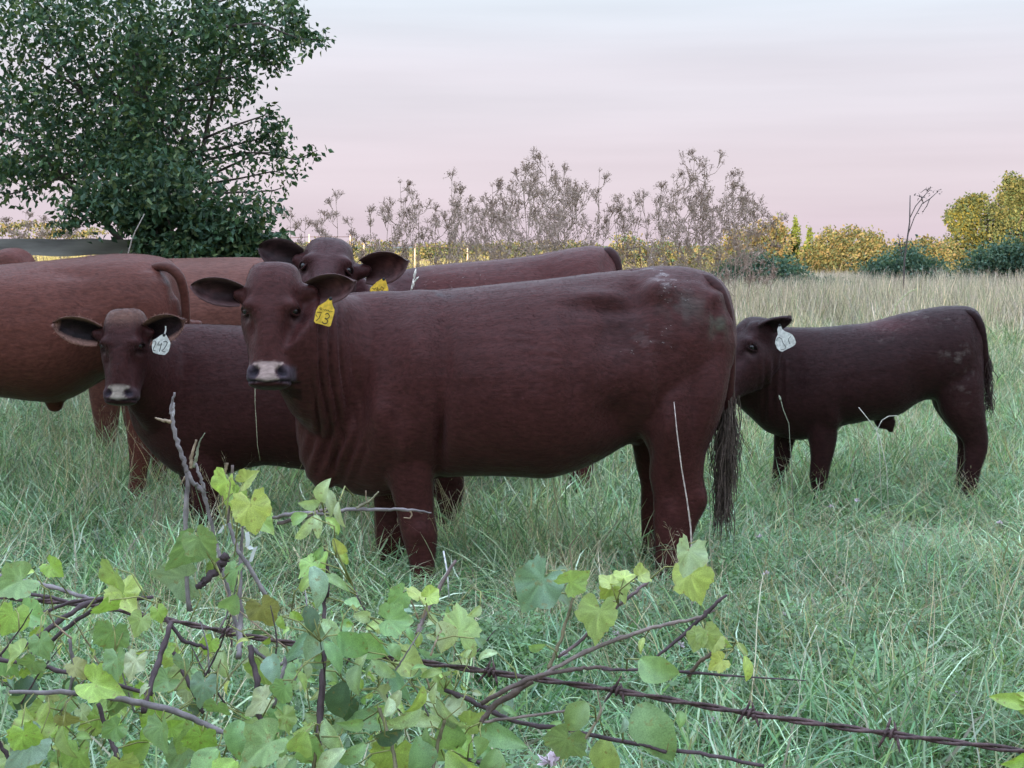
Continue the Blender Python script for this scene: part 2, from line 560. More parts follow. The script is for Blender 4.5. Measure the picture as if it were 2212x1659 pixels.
# loose dry stems and bents standing above the sward
dry = [blades(9, .10, (.26, .58), (.0024, .0046), (.02, .55), (-.2, .9), STRAW, 6, .35, .10) for _ in range(5)] + \
      [blades(8, .10, (.22, .5), (.0030, .0060), (.1, .9), (.2, 1.5), [(.30, .40, .24), (.24, .36, .20), (.42, .46, .33), (.50, .52, .40)], 6, 0, .08) for _ in range(3)]
P = field(4600, 3.2, 15)
P = P[(patch(P, .6, 21)[:, 0] + RNG.normal(0, .25, len(P)) + .10 * (P[:, 0] > .8)) > -.16]
grow('dry_stems', dry, P, .6, 1.1, .15, None, trampled(P))
# tangled straw round the heifer's feet
P = np.stack([RNG.normal(.1, .95, 240), RNG.normal(5.1, .22, 240), np.zeros(240)], 1)
P = P[np.abs(P[:, 0] + .4) > .35]
grow('straw_tangle', dry[:5], P[:150], .45, .8, .45)
# middle distance
mid = [blades(28, .28, (.22, .55), (.008, .015), (.05, .7), (.2, 1.5), GREEN + PALE[:4], 4, wig=.2) for _ in range(4)]
P = field(14000, 12.5, 26, .44, 2)
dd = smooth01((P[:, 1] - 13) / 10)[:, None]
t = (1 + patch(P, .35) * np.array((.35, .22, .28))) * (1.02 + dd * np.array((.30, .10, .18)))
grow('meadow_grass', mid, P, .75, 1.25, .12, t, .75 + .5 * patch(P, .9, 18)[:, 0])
# tall dry hay grass
tall = [blades(30, .30, (.60, 1.05), (.007, .015), (.0, .24), (-.05, .55), PALE, 5, .6, .07, (.50, .44, .38)) for _ in range(5)]
P = field(24000, 17.5, 55, .45, 3)
edge = 19.5 + 2.5 * patch(P, .16, 30)[:, 0] - 1.2 * (P[:, 0] > 3)
P = P[P[:, 1] > edge + RNG.normal(0, 1.7, len(P))]
t = 1.0 + patch(P, .22, 5) * np.array((.42, .30, .40)) + np.array((.07, -.03, .06))
hz = smooth01((P[:, 1] - 16.5) / 7)
grow('hay_grass', tall, P, .80, 1.05, .05, t, (.50 + .42 * hz) * (1 + .30 * patch(P, .5, 44)[:, 0]) * np.clip((1.40 - .0200 * P[:, 1]) / .88, .30, 1.1))
far = [blades(26, .9, (.35, .75), (.03, .05), (.0, .4), (.0, .6), [(.26, .22, .10), (.30, .26, .14), (.20, .19, .08)], 3) for _ in range(3)]
P = field(16000, 54, 190, .44, 4)
grow('far_meadow', far, P, .8, 1.3, .05)


# ---------------------------------------------------------------- leaves in clouds: crowns of trees and bushes
def leaf_cloud(P, size, cols, nrm_bias=(0, 0, .5), fold=.25, aspect=.55):
    """one folded four-point leaf per point"""
    n = len(P)
    d = RNG.normal(0, 1, (n, 3)); d[:, 2] -= .35; d /= np.linalg.norm(d, axis=1, keepdims=True)
    nn = RNG.normal(0, .7, (n, 3)) + np.array(nrm_bias); nn -= d * np.sum(nn * d, 1, keepdims=True)
    nn /= np.linalg.norm(nn, axis=1, keepdims=True) + 1e-9
    w = np.cross(d, nn)
    L = RNG.uniform(size[0], size[1], (n, 1))
    b = P; t = P + d * L; m = P + d * L * .45
    l = m + w * L * aspect * .5 + nn * L * fold * .4; r = m - w * L * aspect * .5 + nn * L * fold * .4
    V = np.stack([b, l, t, r], 1).reshape(-1, 3)
    k = np.arange(n)[:, None] * 4
    T = np.concatenate([k + np.array([0, 2, 1]), k + np.array([0, 3, 2])])
    c = np.asarray(cols)[RNG.integers(0, len(cols), n)] * RNG.uniform(.65, 1.4, (n, 1))
    return V, T, np.repeat(c, 4, 0)


def clumped(n, c, r, lumps=40, spread=.30, hollow=.35):
    """points in an ellipsoid gathered into leaf clusters"""
    d = RNG.normal(0, 1, (lumps, 3)); d /= np.linalg.norm(d, axis=1, keepdims=True)
    rad = RNG.uniform(hollow, 1, (lumps, 1)) ** .6
    cen = d * rad
    sz = RNG.uniform(.5, 1.3, (lumps, 1))
    k = RNG.choice(lumps, n, p=(sz ** 2 / (sz ** 2).sum())[:, 0])
    p = cen[k] + RNG.normal(0, spread, (n, 3)) * sz[k] * .55
    return npa(c) + p * np.asarray(r)


def branch_tree(mb, base, top, r0, limbs, col, seedv=0):
    """tapered trunk with limbs to the given end points"""
    base, top = npa(base), npa(top)
    n = 7
    pts = [base + (top - base) * (i / n) + RNG.normal(0, .03, 3) * (i > 0) * np.linalg.norm(top - base) * .25 for i in range(n + 1)]
    mb.tube(pts, [r0 * (1 - .72 * i / n) * (1.25 if i == 0 else 1) for i in range(n + 1)], 9, col)
    for e in limbs:
        e = npa(e); t = RNG.uniform(.25, .95); k = min(int(t * n), n - 1)
        s = pts[k] + (pts[k + 1] - pts[k]) * (t * n - k)
        m1 = s + (e - s) * .45 + np.array((0, 0, .12)) * np.linalg.norm(e - s) + RNG.normal(0, .05, 3) * np.linalg.norm(e - s)
        r = r0 * (1 - .72 * t) * .24
        mb.tube([s, (s + m1) / 2 + RNG.normal(0, .02, 3), m1, (m1 + e) / 2 + RNG.normal(0, .03, 3), e], [r, r * .8, r * .6, r * .4, r * .12], 6, col)


# the big tree over the plank fence at the left
TD = 12.0
S = TD / FPX
tree_base = at(330, 620, TD); tree_base.z = 0
tree = empty('tree', tree_base, 'dark leafy tree filling the upper left, its crown wider than the bush below', 'tree')
o = npa(tree_base)
TC = [(.046, .098, .048), (.062, .122, .055), (.076, .138, .060), (.040, .086, .052), (.13, .18, .065)]
blobs = [(90, 60, 230, 150, 1500), (330, 60, 220, 130, 1500), (500, 50, 100, 80, 560), (110, 230, 220, 140, 1500), (330, 220, 190, 120, 1200), (450, 150, 60, 50, 260), (180, 340, 210, 90, 1200), (330, 330, 150, 90, 900),
         (60, 372, 110, 42, 420), (415, 360, 66, 44, 280), (-200, 180, 220, 260, 1300), (-40, -160, 330, 150, 1500), (330, -170, 300, 140, 1300), (570, -60, 110, 80, 420)]
PP = []; limbs = []
for bx, by, rx, ry, n in blobs:
    c = at(bx, by, TD + RNG.normal(0, .35))
    PP.append(clumped(int(n * 1.6), c, (rx * S, min(rx, 260) * S * 1.15, ry * S), lumps=max(16, n // 8), spread=.30, hollow=.05))
    limbs.append(c)
PP.append(clumped(1500, at(315, 210, TD - .9), (95 * S, .4, 190 * S), lumps=60, spread=.30, hollow=.05))
mbt = MB()
twigs = []
# boughs reaching into the sky on the right; leaves hang along them
boughs = [([(430, 180), (540, 130), (630, 95), (712, 80)], 105), ([(520, 40), (600, 20), (640, 40), (636, 85)], 120), ([(470, 60), (560, 50), (650, 85), (690, 85)], 60), ([(380, 200), (470, 170), (530, 165), (545, 190)], 90),
          ([(400, 330), (480, 320), (560, 300), (610, 270)], 130), ([(420, 350), (520, 330), (590, 330), (612, 310)], 110), ([(450, 380), (560, 330), (640, 345), (686, 325)], 55), ([(430, 400), (520, 385), (590, 370), (642, 378)], 70),
          ([(440, 300), (510, 270), (570, 250), (580, 240)], 60), ([(430, 430), (500, 440), (560, 450), (600, 465)], 55), ([(400, 470), (480, 490), (550, 490), (600, 505)], 70), ([(420, 420), (520, 415), (590, 412), (612, 405)], 22),
          ([(200, 350), (90, 400), (20, 420), (-40, 410)], 90), ([(560, -20), (610, 10), (632, 30), (640, 60)], 90), ([(350, 220), (450, 215), (500, 205), (520, 215)], 70), ([(300, 120), (450, 100), (560, 110), (600, 125)], 130),
          ([(470, 130), (560, 90), (620, 70), (660, 75)], 110), ([(500, 120), (570, 120), (600, 150), (610, 130)], 60)]
for pts, n in boughs:
    dy = RNG.normal(0, .5)
    w = [npa(at(x, y, TD + dy + RNG.normal(0, .06))) for x, y in pts]
    mbt.tube(w, [.013, .009, .006, .003], 5, (.09, .075, .065))
    q = []
    for k in range(int(n * 1.9)):
        t = RNG.random() ** .8 * (len(w) - 1.001); i = int(t)
        q.append(w[i] + (w[i + 1] - w[i]) * (t - i) + RNG.normal(0, .055, 3) * (1.9 - 1.2 * t / 3))
    PP.append(np.array(q))
branch_tree(mbt, tree_base - Vector((0, 0, .1)), at(300, 60, TD), .19, limbs + [at(a, b_, TD + RNG.normal(0, .5)) for a, b_ in ((120, 300), (230, 200), (420, 180), (450, 330), (350, 120), (60, 120))], (.085, .07, .062))
link('trunk', mbt.mesh('tree_trunk', M_BARK, origin=o), tree)
V, T, C = leaf_cloud(np.concatenate(PP) - o, (.046, .074), TC)
link('crown', mesh_np('tree_crown', V, [T], C, M_LEAF, False), tree)

# ivy-dark bush under the tree, over the end of the plank
bush_base = at(360, 600, TD - 1.05); bush_base.z = 0
bush = empty('bush', bush_base, 'dense dark green bush swallowing the end of the plank, under the tree', 'bush')
o = npa(bush_base); PP = []
for bx, by, rx, ry, n in [(330, 420, 150, 80, 2300), (400, 500, 110, 70, 1800), (310, 450, 100, 50, 1100), (470, 500, 80, 50, 650), (375, 560, 80, 60, 1200), (430, 540, 80, 50, 700), (230, 440, 60, 45, 330), (540, 530, 60, 40, 330), (390, 700, 110, 150, 1400), (200, 455, 75, 50, 420), (545, 470, 70, 60, 380), (560, 515, 60, 36, 360)]:
    PP.append(clumped(n, at(bx, by, TD - 1.05), (rx * S, .75 * max(rx, ry) * S, ry * S), lumps=max(20, n // 22), spread=.30, hollow=.2))
V, T, C = leaf_cloud(np.concatenate(PP) - o, (.045, .080), [(.044, .092, .056), (.056, .112, .060), (.068, .124, .058), (.105, .145, .060)])
link('foliage', mesh_np('bush_foliage', V, [T], C, M_LEAF, False), bush)
mbt = MB()
for k in range(7):
    e = at(RNG.uniform(330, 450), RNG.uniform(440, 550), TD - 1.05 + RNG.normal(0, .2))
    mbt.tube([npa(bush_base) + RNG.normal(0, .12, 3) * (1, 1, 0), npa(bush_base.lerp(e, .5)) + RNG.normal(0, .08, 3), npa(e)], [.03, .018, .006], 6, (.09, .08, .07))
link('stem', mbt.mesh('bush_stem', M_BARK, origin=o), bush)

# ---------------------------------------------------------------- plank fence at the left
fb = at(120, 620, 11.3); fb.z = 0
pf = empty('plank_fence', fb, 'grey weathered plank fence behind the left cow, running into the bush', 'fence')
o = npa(fb)
for ya, yb, xa, xb in ((516, 552, -240, 318), (580, 616, -240, 318), (650, 686, -240, 318)):
    a0, a1 = at(xa, ya, 11.3), at(xb, ya, 11.3); h = (yb - ya) * 11.3 / FPX
    m = MB(); nseg = 14
    for sgn in (0,):
        V = []
        for i in range(nseg + 1):
            p = npa(a0.lerp(a1, i / nseg)); j = RNG.normal(0, .004, 2)
            for dy_, dz in ((-.019, j[0]), (.019, j[0]), (.019, -h + j[1]), (-.019, -h + j[1])):
                V.append(p + np.array((0, dy_, dz)))
        Q = [(4 * i + k, 4 * i + (k + 1) % 4, 4 * i + 4 + (k + 1) % 4, 4 * i + 4 + k) for i in range(nseg) for k in range(4)] + [(0, 3, 2, 1), (4 * nseg, 4 * nseg + 1, 4 * nseg + 2, 4 * nseg + 3)]
        m.add(V, None, Q)
    link('plank', m.mesh('plank', M_WOOD, False, o), pf)
for xa in (-200, 20, 300):
    p = at(xa, 560, 11.38); m = MB()
    m.box((p.x, p.y, .62), (.11, .10, 1.44))
    link('post', m.mesh('fence_post', M_WOOD, False, o), pf)


# ---------------------------------------------------------------- dead umbel weeds against the sky
def dead_weed(px, top, D, spread_px, dens, label, group, leafiness=1.0):
    b = at(px, 600, D); b.z = -.05
    topz = at(px, top, D)
    H = topz.z
    s = D / FPX
    root = empty('dead_weed', b, label, 'dead weed', group)
    m = MB(); hd = MB()
    cs = (.35, .26, .21)
    W = spread_px * s; q_ = D / 15.
    n = 9
    lean = np.array((RNG.normal(0, .04), RNG.normal(0, .04), 0))
    main = [np.array((0., 0, 0)) + lean * H * (i / n) ** 1.5 + RNG.normal(0, .006, 3) * (i > 0) + np.array((0, 0, H * i / n)) for i in range(n + 1)]
    m.tube(main, [.0055 * q_ * (1 - .65 * i / n) for i in range(n + 1)], 5, cs)
    def umbel(p, d, size):
        d = d / np.linalg.norm(d)
        for k in range(5):
            e = d + RNG.normal(0, .55, 3); e /= np.linalg.norm(e)
            q = p + e * size * RNG.uniform(.6, 1.1)
            hd.tube([p, q], [.0026 * q_, .002 * q_], 3, cs, False)
            for j in range(2):
                r = q + RNG.normal(0, .012, 3); w = RNG.normal(0, .0085 * q_, 3); w2 = RNG.normal(0, .0085 * q_, 3)
                hd.add([r, r + w, r + w2], [(0, 1, 2)], None, np.array((.41, .305, .245)) * RNG.uniform(.35, 1.5))
    def branch(p, d, ln, depth):
        q1 = p + d * ln * .5 + RNG.normal(0, .03, 3) * ln
        d2 = d + np.array((0, 0, .55)); d2 /= np.linalg.norm(d2)
        q2 = q1 + d2 * ln * .5
        r = (.0036 - .0007 * depth) * q_
        m.tube([p, q1, q2], [r, r * .8, r * .55], 4, cs, False)
        umbel(q2, d2, .055 * q_)
        for k in range(int(ln * 3 * leafiness)):
            c = p + (q2 - p) * RNG.random() + RNG.normal(0, .03, 3); w = RNG.normal(0, .013 * q_, (2, 3))
            hd.add([c, c + w[0], c + w[1]], [(0, 1, 2)], None, np.array((.41, .305, .245)) * RNG.uniform(.35, 1.5))
        if depth < 2:
            for k in range(2 if depth == 0 else RNG.integers(1, 3)):
                t = RNG.uniform(.3, .9)
                e = d2 + RNG.normal(0, .5, 3); e[2] = abs(e[2]) * .8 + .3; e /= np.linalg.norm(e)
                branch(p + (q2 - p) * t, e, ln * RNG.uniform(.4, .65), depth + 1)
    nb = int(10 * dens)
    for k in range(nb):
        t = .30 + .68 * (k + RNG.random()) / nb
        i = min(int(t * n), n - 1); p = main[i] + (main[i + 1] - main[i]) * (t * n - i)
        a = RNG.uniform(0, 6.28)
        reach = W * (1.5 - .9 * abs(t - .62) / .4 * (1 if t > .62 else .6)) * RNG.uniform(.6, 1.1)
        up = RNG.uniform(.35, .9)
        d = np.array((math.cos(a), math.sin(a) * .7, up)); d /= np.linalg.norm(d)
        branch(p, d, max(.12, min(reach, (H * 1.0 - p[2]) / max(d[2], .3) * .9)), 0)
    umbel(main[-1], np.array((0, 0, 1.)), .06)
    link('stem', m.mesh('weed_stem', M_WEED), root)
    tag(link('seed_heads', hd.mesh('weed_heads', M_WEED, False), root), kind='stuff')


weeds = [(1182, 338, 62, 1.5, 'tallest dead weed in the thick brown clump, above the middle of the back behind'), (1510, 342, 62, 1.6, 'tallest dead weed of the right-hand clump, peak above the heifer rump'),
         (872, 388, 40, 1.1, 'dead umbel weed with a flat round top, leftmost of the tall clump'), (968, 372, 38, 1.0, 'open forked dead weed left of the thick brown clump'), (1288, 362, 26, .8, 'thin bare dead weed standing alone between the two brown clumps'),
         (735, 415, 22, .8, 'small thin dead weed standing behind the raised ears')]
for px, top, sp, dn, lb in weeds:
    dead_weed(px, top, 20.5 + RNG.uniform(-.5, 1.5), sp, dn, lb, None, 2.2 if sp > 45 else .9)
for px, top, sp, dn, lf in [(1060, 395, 46, 1.3, 2), (1105, 372, 50, 1.4, 2.2), (1140, 362, 52, 1.5, 2.2), (1225, 385, 54, 1.5, 2.2), (1255, 410, 50, 1.3, 2), (1020, 430, 40, 1.2, 1.8), (1170, 420, 60, 1.4, 2),
                            (1440, 402, 46, 1.4, 2), (1475, 380, 50, 1.4, 2), (1545, 378, 54, 1.5, 2), (1590, 402, 52, 1.4, 2), (1630, 432, 40, 1.3, 1.8), (1380, 432, 46, 1.2, 1.8), (1345, 440, 34, 1, 1.6),
                            (830, 440, 30, .9, 1.2), (905, 432, 34, 1, 1.2), (1000, 405, 34, .9, 1.2), (940, 440, 32, .9, 1.2), (1100, 440, 60, 1.3, 2), (1510, 440, 70, 1.5, 2), (1660, 455, 26, .8, 1.2), (850, 470, 40, 1, 1.4), (985, 460, 44, 1.1, 1.5), (1045, 440, 44, 1.1, 1.6), (1130, 400, 54, 1.4, 2), (1200, 360, 40, 1.2, 2), (1215, 440, 54, 1.3, 1.8), (1300, 450, 36, 1, 1.4), (1410, 420, 50, 1.2, 1.8), (1485, 430, 60, 1.3, 1.8), (1560, 430, 60, 1.3, 1.8), (1615, 460, 50, 1.2, 1.6), (1075, 470, 50, 1.2, 1.6), (890, 410, 30, 1, 1.4)]:
    dead_weed(px, top, RNG.uniform(20, 24), sp, dn, 'brown dead umbel weed in the thicket against the pink sky', 'dead weeds in the thicket', lf)
for px, top in [(620, 452), (655, 470), (682, 455), (705, 470), (760, 470), (795, 462), (575, 460), (30, 470), (60, 455), (95, 470), (130, 450)]:
    dead_weed(px, top, RNG.uniform(20, 24), 20, .8, 'faint low dead weed on the skyline beside the tree', 'faint weeds on the skyline', .8)

# broken stalk standing alone at the right
b0 = at(1950, 640, 23.0); b0.z = 0
st = empty('broken_stalk', b0, 'lone tall dead stalk with snapped top and bent side branch, right of the thicket', 'dead weed')
m = MB(); o = npa(b0); cs = (.12, .10, .095)
g = lambda x, y: npa(at(x, y, 23.0))
m.tube([o, g(1954, 560), g(1960, 515), g(1965, 480), g(1966, 422)], [.016, .015, .0125, .011, .008], 6, cs)
for pts in ([(1962, 505), (1975, 470), (1992, 440), (2008, 430), (2026, 414)], [(1966, 470), (1978, 445), (1995, 425), (2006, 412)], [(1995, 440), (1990, 425), (1980, 422)], [(2008, 430), (2002, 445), (1993, 458)],
            [(1948, 550), (1944, 525), (1940, 505)], [(2006, 414), (2000, 408), (1990, 415)]):
    m.tube([g(*p) for p in pts], [.0078] * (len(pts) - 1) + [.004], 5, cs)
link('stem', m.mesh('stalk_stem', M_WEED, origin=o), st)
m = MB()
for x, y, k in ((2008, 410, 22), (2026, 414, 14), (1983, 421, 8), (1996, 428, 8), (1993, 458, 4), (1948, 530, 14), (1942, 512, 10), (1953, 548, 10)):
    for j in range(k):
        r = g(x + RNG.normal(0, 5), y + RNG.normal(0, 4)) + RNG.normal(0, .01, 3); w = RNG.normal(0, .019, (2, 3))
        m.add([r, r + w[0], r + w[1]], [(0, 1, 2)], None, np.array(cs) * RNG.uniform(.6, 1.4))
tag(link('seed_heads', m.mesh('stalk_heads', M_WEED, False, o), st), kind='stuff')

# ---------------------------------------------------------------- far bushes and trees in the last sun, nearer ones still in the shade
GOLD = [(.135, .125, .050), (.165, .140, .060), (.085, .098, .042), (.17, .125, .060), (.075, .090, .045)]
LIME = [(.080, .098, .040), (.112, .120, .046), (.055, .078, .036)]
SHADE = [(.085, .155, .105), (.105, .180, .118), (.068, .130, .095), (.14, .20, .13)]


def far_bush(name, cat, label, D, blobs, cols, size, trunk=None, group=None, lean=.35):
    s = D / FPX
    cx = sum(q[0] for q in blobs) / len(blobs)
    base = at(cx, 600, D); base.z = 0
    root = empty(name, base, label, cat, group)
    o = npa(base); P = []; ends = []
    for bx, by, rx, ry, n in blobs:
        if D > 50 and name == 'bush': by, ry = by - 9, ry * 1.22
        c = at(bx, by, D + RNG.normal(0, .3) * rx * s * .4); ends.append(c)
        P.append(clumped(n, c, (rx * s, rx * s * .8, ry * s), lumps=max(14, n // 22), spread=.27 if D > 50 else .48, hollow=.3))
    V, T, C = leaf_cloud(np.concatenate(P) - o, size, cols, (0, -.3, .5), .25, .7)
    link('crown' if name == 'tree' else 'foliage', mesh_np(name + '_crown', V, [T], C, M_FARLEAF, False), root)
    m = MB()
    if trunk:
        branch_tree(m, base - Vector((0, 0, .2)), at(trunk[0], trunk[1], D), trunk[2], ends, (.16, .11, .07))
    else:
        for e in ends:
            m.tube([o + RNG.normal(0, .15, 3) * (1, 1, 0), (o + npa(e)) / 2 + RNG.normal(0, .1, 3), npa(e)], [.07, .05, .02], 5, (.14, .10, .07))
    link('trunk' if name == 'tree' else 'stem', m.mesh(name + '_stem', M_BARK, origin=o), root)


far_bush('tree', 'tree', 'golden-lit round tree left of the taller one at the right edge', 64, [(2100, 445, 40, 30, 2000), (2070, 478, 30, 30, 1300), (2130, 490, 50, 40, 2400), (2085, 530, 50, 34, 1900), (2060, 565, 36, 30, 1200), (2110, 575, 60, 34, 1800)], LIME + [(.15, .13, .03)], (.09, .18), (2100, 470, .20))
far_bush('tree', 'tree', 'tallest yellow-green tree, cut off by the right edge', 61, [(2192, 405, 34, 32, 1700), (2222, 430, 44, 40, 2000), (2170, 450, 32, 32, 1400), (2200, 500, 60, 44, 2600), (2180, 550, 56, 40, 2000), (2260, 430, 60, 70, 2200), (2270, 520, 70, 60, 2200), (2250, 585, 80, 30, 1400)], LIME + GOLD[:1], (.09, .18), (2200, 440, .26))
far_bush('bush', 'bush', 'round golden bush below the snag, in the middle of the far hedge', 58, [(1790, 540, 42, 30, 1800), (1850, 535, 46, 30, 1900), (1830, 575, 80, 34, 2600), (1765, 572, 36, 30, 1100), (1885, 560, 34, 34, 1200), (1830, 600, 90, 20, 1500)], GOLD, (.08, .16))
far_bush('bush', 'bush', 'rusty golden bush behind the right end of the dead weeds', 57, [(1600, 540, 46, 34, 1500), (1665, 520, 38, 34, 1500), (1640, 558, 70, 34, 2000), (1690, 545, 28, 34, 900), (1640, 590, 80, 24, 1400)], GOLD + [(.16, .11, .05)], (.08, .16))
far_bush('bush', 'bush', 'slim lime shrub in the far hedge, left of the golden bush under the snag', 59, [(1718, 522, 13, 34, 700), (1745, 540, 13, 30, 520), (1700, 565, 30, 24, 520), (1725, 590, 40, 20, 520)], [(.13, .16, .03), (.10, .13, .03)], (.08, .15))
far_bush('bush', 'bush', 'low golden bush between the lone stalk and the golden trees', 62, [(1990, 545, 46, 22, 1300), (1935, 552, 34, 20, 800), (2035, 562, 40, 26, 1200), (1960, 578, 90, 24, 1800), (2040, 598, 60, 18, 1000)], GOLD, (.09, .17))
far_bush('bush', 'bush', 'pale golden bush right of the thin bare weed, behind the cow rump', 56, [(1360, 550, 50, 28, 1300), (1420, 556, 46, 24, 1200), (1320, 566, 40, 22, 800), (1480, 566, 50, 24, 1200)], GOLD + SHADE[:1], (.08, .15))
far_bush('bush', 'bush', 'long yellow-green far hedge seen through the thin weeds in the middle', 75, [(800, 548, 90, 16, 1400), (960, 551, 90, 16, 1400), (1100, 548, 90, 16, 1400), (1230, 549, 80, 16, 1300), (680, 548, 80, 16, 1100), (1560, 558, 60, 18, 800)], LIME + GOLD, (.10, .2))
far_bush('bush', 'bush', 'golden brush glimpsed under the bush between the plank and the raised ears', 56, [(560, 548, 70, 22, 1100), (480, 552, 60, 18, 800), (60, 505, 90, 16, 900), (160, 510, 70, 12, 600)], GOLD, (.08, .15))
far_bush('bush', 'bush', 'blue-green shaded bush at the foot of the lone stalk', 31, [(1965, 572, 60, 34, 2400), (1910, 584, 46, 28, 1500), (2005, 588, 40, 28, 1200), (1960, 612, 90, 30, 2000)], SHADE, (.05, .09))
far_bush('bush', 'bush', 'dark green shaded bush right behind the heifer rump', 29, [(1625, 575, 48, 28, 1600), (1690, 582, 40, 26, 1300), (1585, 588, 44, 24, 1200), (1650, 610, 90, 28, 1800)], SHADE, (.05, .09))
far_bush('bush', 'bush', 'shaded blue-green bush cut off by the right edge, before the tallest tree', 30, [(2150, 565, 50, 36, 2000), (2205, 556, 54, 40, 2200), (2105, 590, 42, 28, 1100), (2180, 610, 90, 34, 2200), (2260, 570, 50, 40, 1300)], SHADE, (.05, .09))
far_bush('bush', 'bush', 'small shaded bush low in the hay, below the round golden bush', 29, [(1830, 618, 46, 12, 700), (1780, 612, 40, 12, 600), (1740, 606, 30, 12, 400)], SHADE, (.045, .08))
# bare snag
b0 = at(1790, 600, 58.6); b0.z = 0
sn = empty('snag', b0, 'short bare snag poking out above the round golden bush', 'dead tree')
m = MB(); o = npa(b0)
m.tube([o, npa(at(1792, 540, 58.6)), npa(at(1790, 512, 58.6)), npa(at(1785, 488, 58.6))], [.08, .065, .055, .035], 7, (.2, .15, .12))
m.tube([npa(at(1791, 520, 58.6)), npa(at(1796, 508, 58.6)), npa(at(1797, 498, 58.6))], [.04, .03, .015], 6, (.2, .15, .12))
link('trunk', m.mesh('snag_trunk', M_BARK, origin=o), sn)
# pale posts of the far fence, catching the sun
wf = at(760, 600, 56); wf.z = 0
ff = empty('far_fence', wf, 'far wire fence on pale sunlit posts behind the raised ears', 'fence')
o = npa(wf); mp_ = plain('sunlit_post', (.50, .38, .30), .8, .2, 2., .2)
tops = []
for px, py in ((668, 506), (757, 506), (786, 526), (896, 526), (560, 512), (1010, 530)):
    p = at(px, py, 56); m = MB(); tops.append(npa(p))
    m.tube([(p.x, p.y, -.1), (p.x, p.y, p.z * .5), (p.x, p.y, p.z)], [.032, .030, .026], 7)
    link('post', m.mesh('far_post', mp_, origin=o), ff)
tops.sort(key=lambda q: q[0])
m = MB()
for a_, b_ in zip(tops[:-1], tops[1:]): m.tube([a_ - (0, 0, .1), b_ - (0, 0, .1)], .012, 4)
link('wire', m.mesh('far_wire', M_RUST, origin=o), ff)
# ---------------------------------------------------------------- cattle
HN = 36


def head_frame(poll, muzzle, roll_ref):
    d = (muzzle - poll); L = d.length; d.normalize()
    n = (roll_ref - d * roll_ref.dot(d)).normalized()      # front of the face
    l = d.cross(n).normalized()
    return poll, d, n, l, L


#            s     half   front   back   p    (fractions of head length L)
HEAD = [(-.090, .135, -.01, -.15, 2.4), (-.065, .182, .045, -.22, 2.6), (-.02, .212, .095, -.31, 2.8), (.05, .230, .135, -.38, 3.0), (.12, .242, .158, -.43, 3.0),
        (.20, .254, .172, -.46, 3.0), (.30, .260, .174, -.49, 2.9), (.38, .266, .168, -.50, 2.7), (.45, .246, .160, -.50, 2.6),
        (.53, .218, .150, -.47, 2.5), (.62, .202, .140, -.41, 2.5), (.71, .190, .130, -.345, 2.5), (.79, .184, .125, -.29, 2.7),
        (.86, .190, .122, -.245, 2.9), (.92, .194, .118, -.21, 3.0), (.965, .186, .112, -.14, 3.0), (.985, .168, .096, -.11, 2.7),
        (1.0, .130, .060, -.10, 2.3), (1.010, .07, .02, -.07, 2.0)]


def add_head(mb, hf, wide=1.0, deep=1.0):
    P, d, n, l, L = hf
    rings = []
    for s, w, f, b, p in HEAD:
        c = P + d * (s * L) + n * ((f + b) / 2 * L * deep)
        h = (f - b) / 2 * L * deep
        rings.append(ring(c, l, n, w * L * wide, h, h, p, HN, low=.30, top=.10))
    mb.loft(rings)


def gauss(x, s):
    return np.exp(-np.sum((x / s) ** 2, axis=1) / 2)


